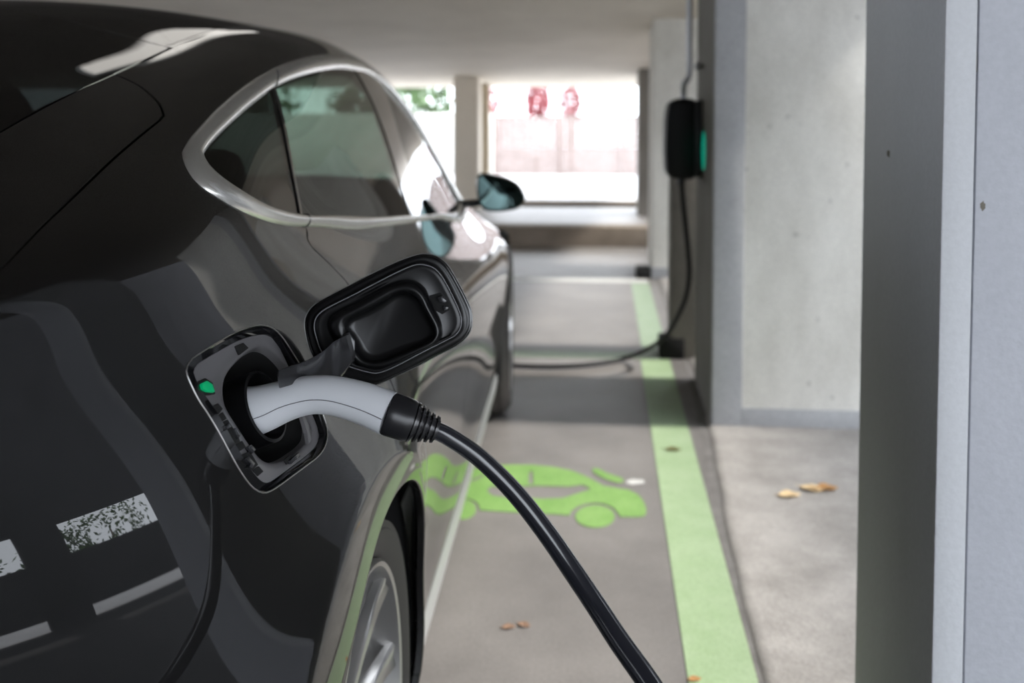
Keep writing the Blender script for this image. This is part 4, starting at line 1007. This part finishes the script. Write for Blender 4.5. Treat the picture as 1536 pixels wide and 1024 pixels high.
# ---- outside at the far end
M_BRICK, nt, b = new_mat('pink_brown_fence_boards'); b.inputs['Roughness'].default_value = .85
tc = nt.nodes.new('ShaderNodeTexCoord'); br = nt.nodes.new('ShaderNodeTexBrick'); br.inputs['Scale'].default_value = 3.2; br.inputs['Color1'].default_value = (.235, .185, .168, 1); br.inputs['Color2'].default_value = (.28, .225, .207, 1); br.inputs['Mortar'].default_value = (.15, .11, .10, 1); br.inputs['Mortar Size'].default_value = .012
mp = nt.nodes.new('ShaderNodeMapping'); mp.inputs['Rotation'].default_value = (PI / 2, 0, 0); nt.links.new(tc.outputs['Object'], mp.inputs['Vector']); nt.links.new(mp.outputs[0], br.inputs['Vector']); nt.links.new(br.outputs['Color'], b.inputs['Base Color'])
FE = empty('boundary_fence', (0, 21.5, .27)); tag(FE, 'pinkish brown boundary fence beyond the garage opening', 'fence')
nb = 0
xs = np.arange(-2.4, 1.6, .5)
for x in xs:
    bm = bmesh.new(); 
    for k in range(4): add_box(bm, (x + k * .125 + .003, -.02, 0), (x + k * .125 + .122, .02, 1.245 + random.uniform(-.006, .006)), .004, 1)
    bm_obj('board_panel', bm, M_BRICK, FE)
bm = bmesh.new(); add_box(bm, (-2.45, -.04, 1.22), (1.62, .04, 1.265), .004, 1); bm_obj('top_rail', bm, M_BRICK, FE)
for x in (-2.4, -1.0, .3, 1.6): box_obj('post', (x - .04, -.06, 0), (x + .04, .0, 1.25), M_BRICK, FE, .005)
WL = box_obj('boundary_wall', (-30, 21.6, .2), (-2.5, 21.9, 1.60), mat('white_render', (.5, .49, .46), .8), None, .01); tag(WL, 'low white rendered wall outside behind the tan column', 'wall')
def bush(name, loc, rad, m, label, cat, n=900, leafs=.09, seed=1, flowers=None):
    rg = np.random.default_rng(seed); V = []; F = []
    d = rg.normal(size=(n, 3)); d /= np.linalg.norm(d, axis=1)[:, None]; rr = rg.uniform(.45, 1, n) ** .5
    lump = 1 + .25 * np.sin(d[:, 0] * 5 + seed) * np.cos(d[:, 1] * 4)
    C = d * rr[:, None] * lump[:, None] * np.array(rad)
    for c in C:
        a = rg.normal(size=3); a /= np.linalg.norm(a); b_ = np.cross(a, rg.normal(size=3)); b_ /= np.linalg.norm(b_)
        s = leafs * rg.uniform(.6, 1.3); k = len(V); V += [c - a * s, c + b_ * s * .45, c + a * s, c - b_ * s * .45]; F.append([k, k + 1, k + 2, k + 3])
    root = empty(name, loc); tag(root, label, cat)
    np_mesh('foliage', V, F, m, root, None, False)
    tube_obj('stem', np.array([[0, 0, -loc[2] + .27], [.02, 0, -loc[2] * .5], [0, .02, 0]]), np.array([.06, .05, .03]), M_KERB, root, 10)
    return root
M_LEAFG = mat('green_leaves', (.075, .125, .05), .6, var=(2, .35)); M_RED = mat('red_blossom', (.30, .06, .07), .7, var=(2, .25)); M_PINK = mat('pink_blossom', (.34, .15, .155), .7, var=(2, .25))
bush('hedge_bush', (-5.2, 23.5, 1.75), (1.5, .8, .75), M_LEAFG, 'rounded green bush above the white wall left of the tan column', 'bush', 1600, .12, 3)
bush('hedge_bush', (-9.4, 23.8, 1.75), (1.8, .8, .9), M_LEAFG, 'wide green bush above the white wall behind the car roof', 'bush', 1600, .12, 4)
bush('flowering_shrub', (-1.56, 22.6, 1.90), (.28, .2, .40), M_RED, 'red flowering shrub showing above the fence', 'shrub', 900, .06, 5)
bush('flowering_shrub', (-.82, 22.75, 1.86), (.26, .18, .40), M_PINK, 'paler pink flowering shrub above the fence, right of the red one', 'shrub', 700, .06, 6)
bush('flowering_shrub', (-2.62, 22.6, 1.80), (.16, .2, .45), M_PINK, 'slim pink shrub at the left end of the fence', 'shrub', 420, .06, 8)
# greenery outside the open right side (seen in reflections)
for k, (x, y, r) in enumerate(((13, 1.5, 1.3), (14, 6.5, 1.5), (12.5, 4.2, 1.0))):
    bush('garden_tree', (x, y, r * .75), (r, r, r * .8), M_LEAFG, ['round green shrub outside beyond the right hand wall opening', 'broad green shrub outside behind the near pillar', 'small green shrub between two larger ones outside on the right'][k], 'shrub', 700, .1, 20 + k)

# ------------------------------------------------------------------ camera, light, render settings
cam = bpy.data.cameras.new('camera'); co = bpy.data.objects.new('camera', cam); COL.objects.link(co)
Rm = Matrix(((CR[0], CU[0], -CF[0]), (CR[1], CU[1], -CF[1]), (CR[2], CU[2], -CF[2]))).to_4x4()
co.matrix_world = Matrix.Translation(CC) @ Rm
cam.sensor_width = 36; cam.lens = FPX / 1536 * 36; cam.shift_y = -(512 - CY) / 1536; cam.clip_start = .02
cam.dof.use_dof = True; cam.dof.focus_distance = 1.02; cam.dof.aperture_fstop = 4.4
SC.camera = co
w = bpy.data.worlds.new('sky'); w.use_nodes = True; SC.world = w
nt = w.node_tree; bg = nt.nodes['Background']; bg.inputs['Color'].default_value = (.86, .92, 1.0, 1); bg.inputs['Strength'].default_value = 6.2
sun = bpy.data.lights.new('sun', 'SUN'); sun.energy = 6.6; sun.angle = math.radians(5); sun.color = (1, .96, .9)
so = bpy.data.objects.new('sun', sun); COL.objects.link(so)
sd = Vector((-1, 0.0, -math.tan(math.radians(45)))); so.rotation_euler = sd.to_track_quat('-Z', 'Y').to_euler()
vs = SC.view_settings; vs.view_transform = 'Standard'; vs.look = 'None'; vs.gamma = 1; vs.exposure = 0.14; vs.use_curve_mapping = False
SC.cycles.use_denoising = True
SC.cycles.max_bounces = 10; SC.cycles.diffuse_bounces = 5; SC.cycles.glossy_bounces = 5; SC.cycles.transparent_max_bounces = 12
SC.cycles.sample_clamp_indirect = 6
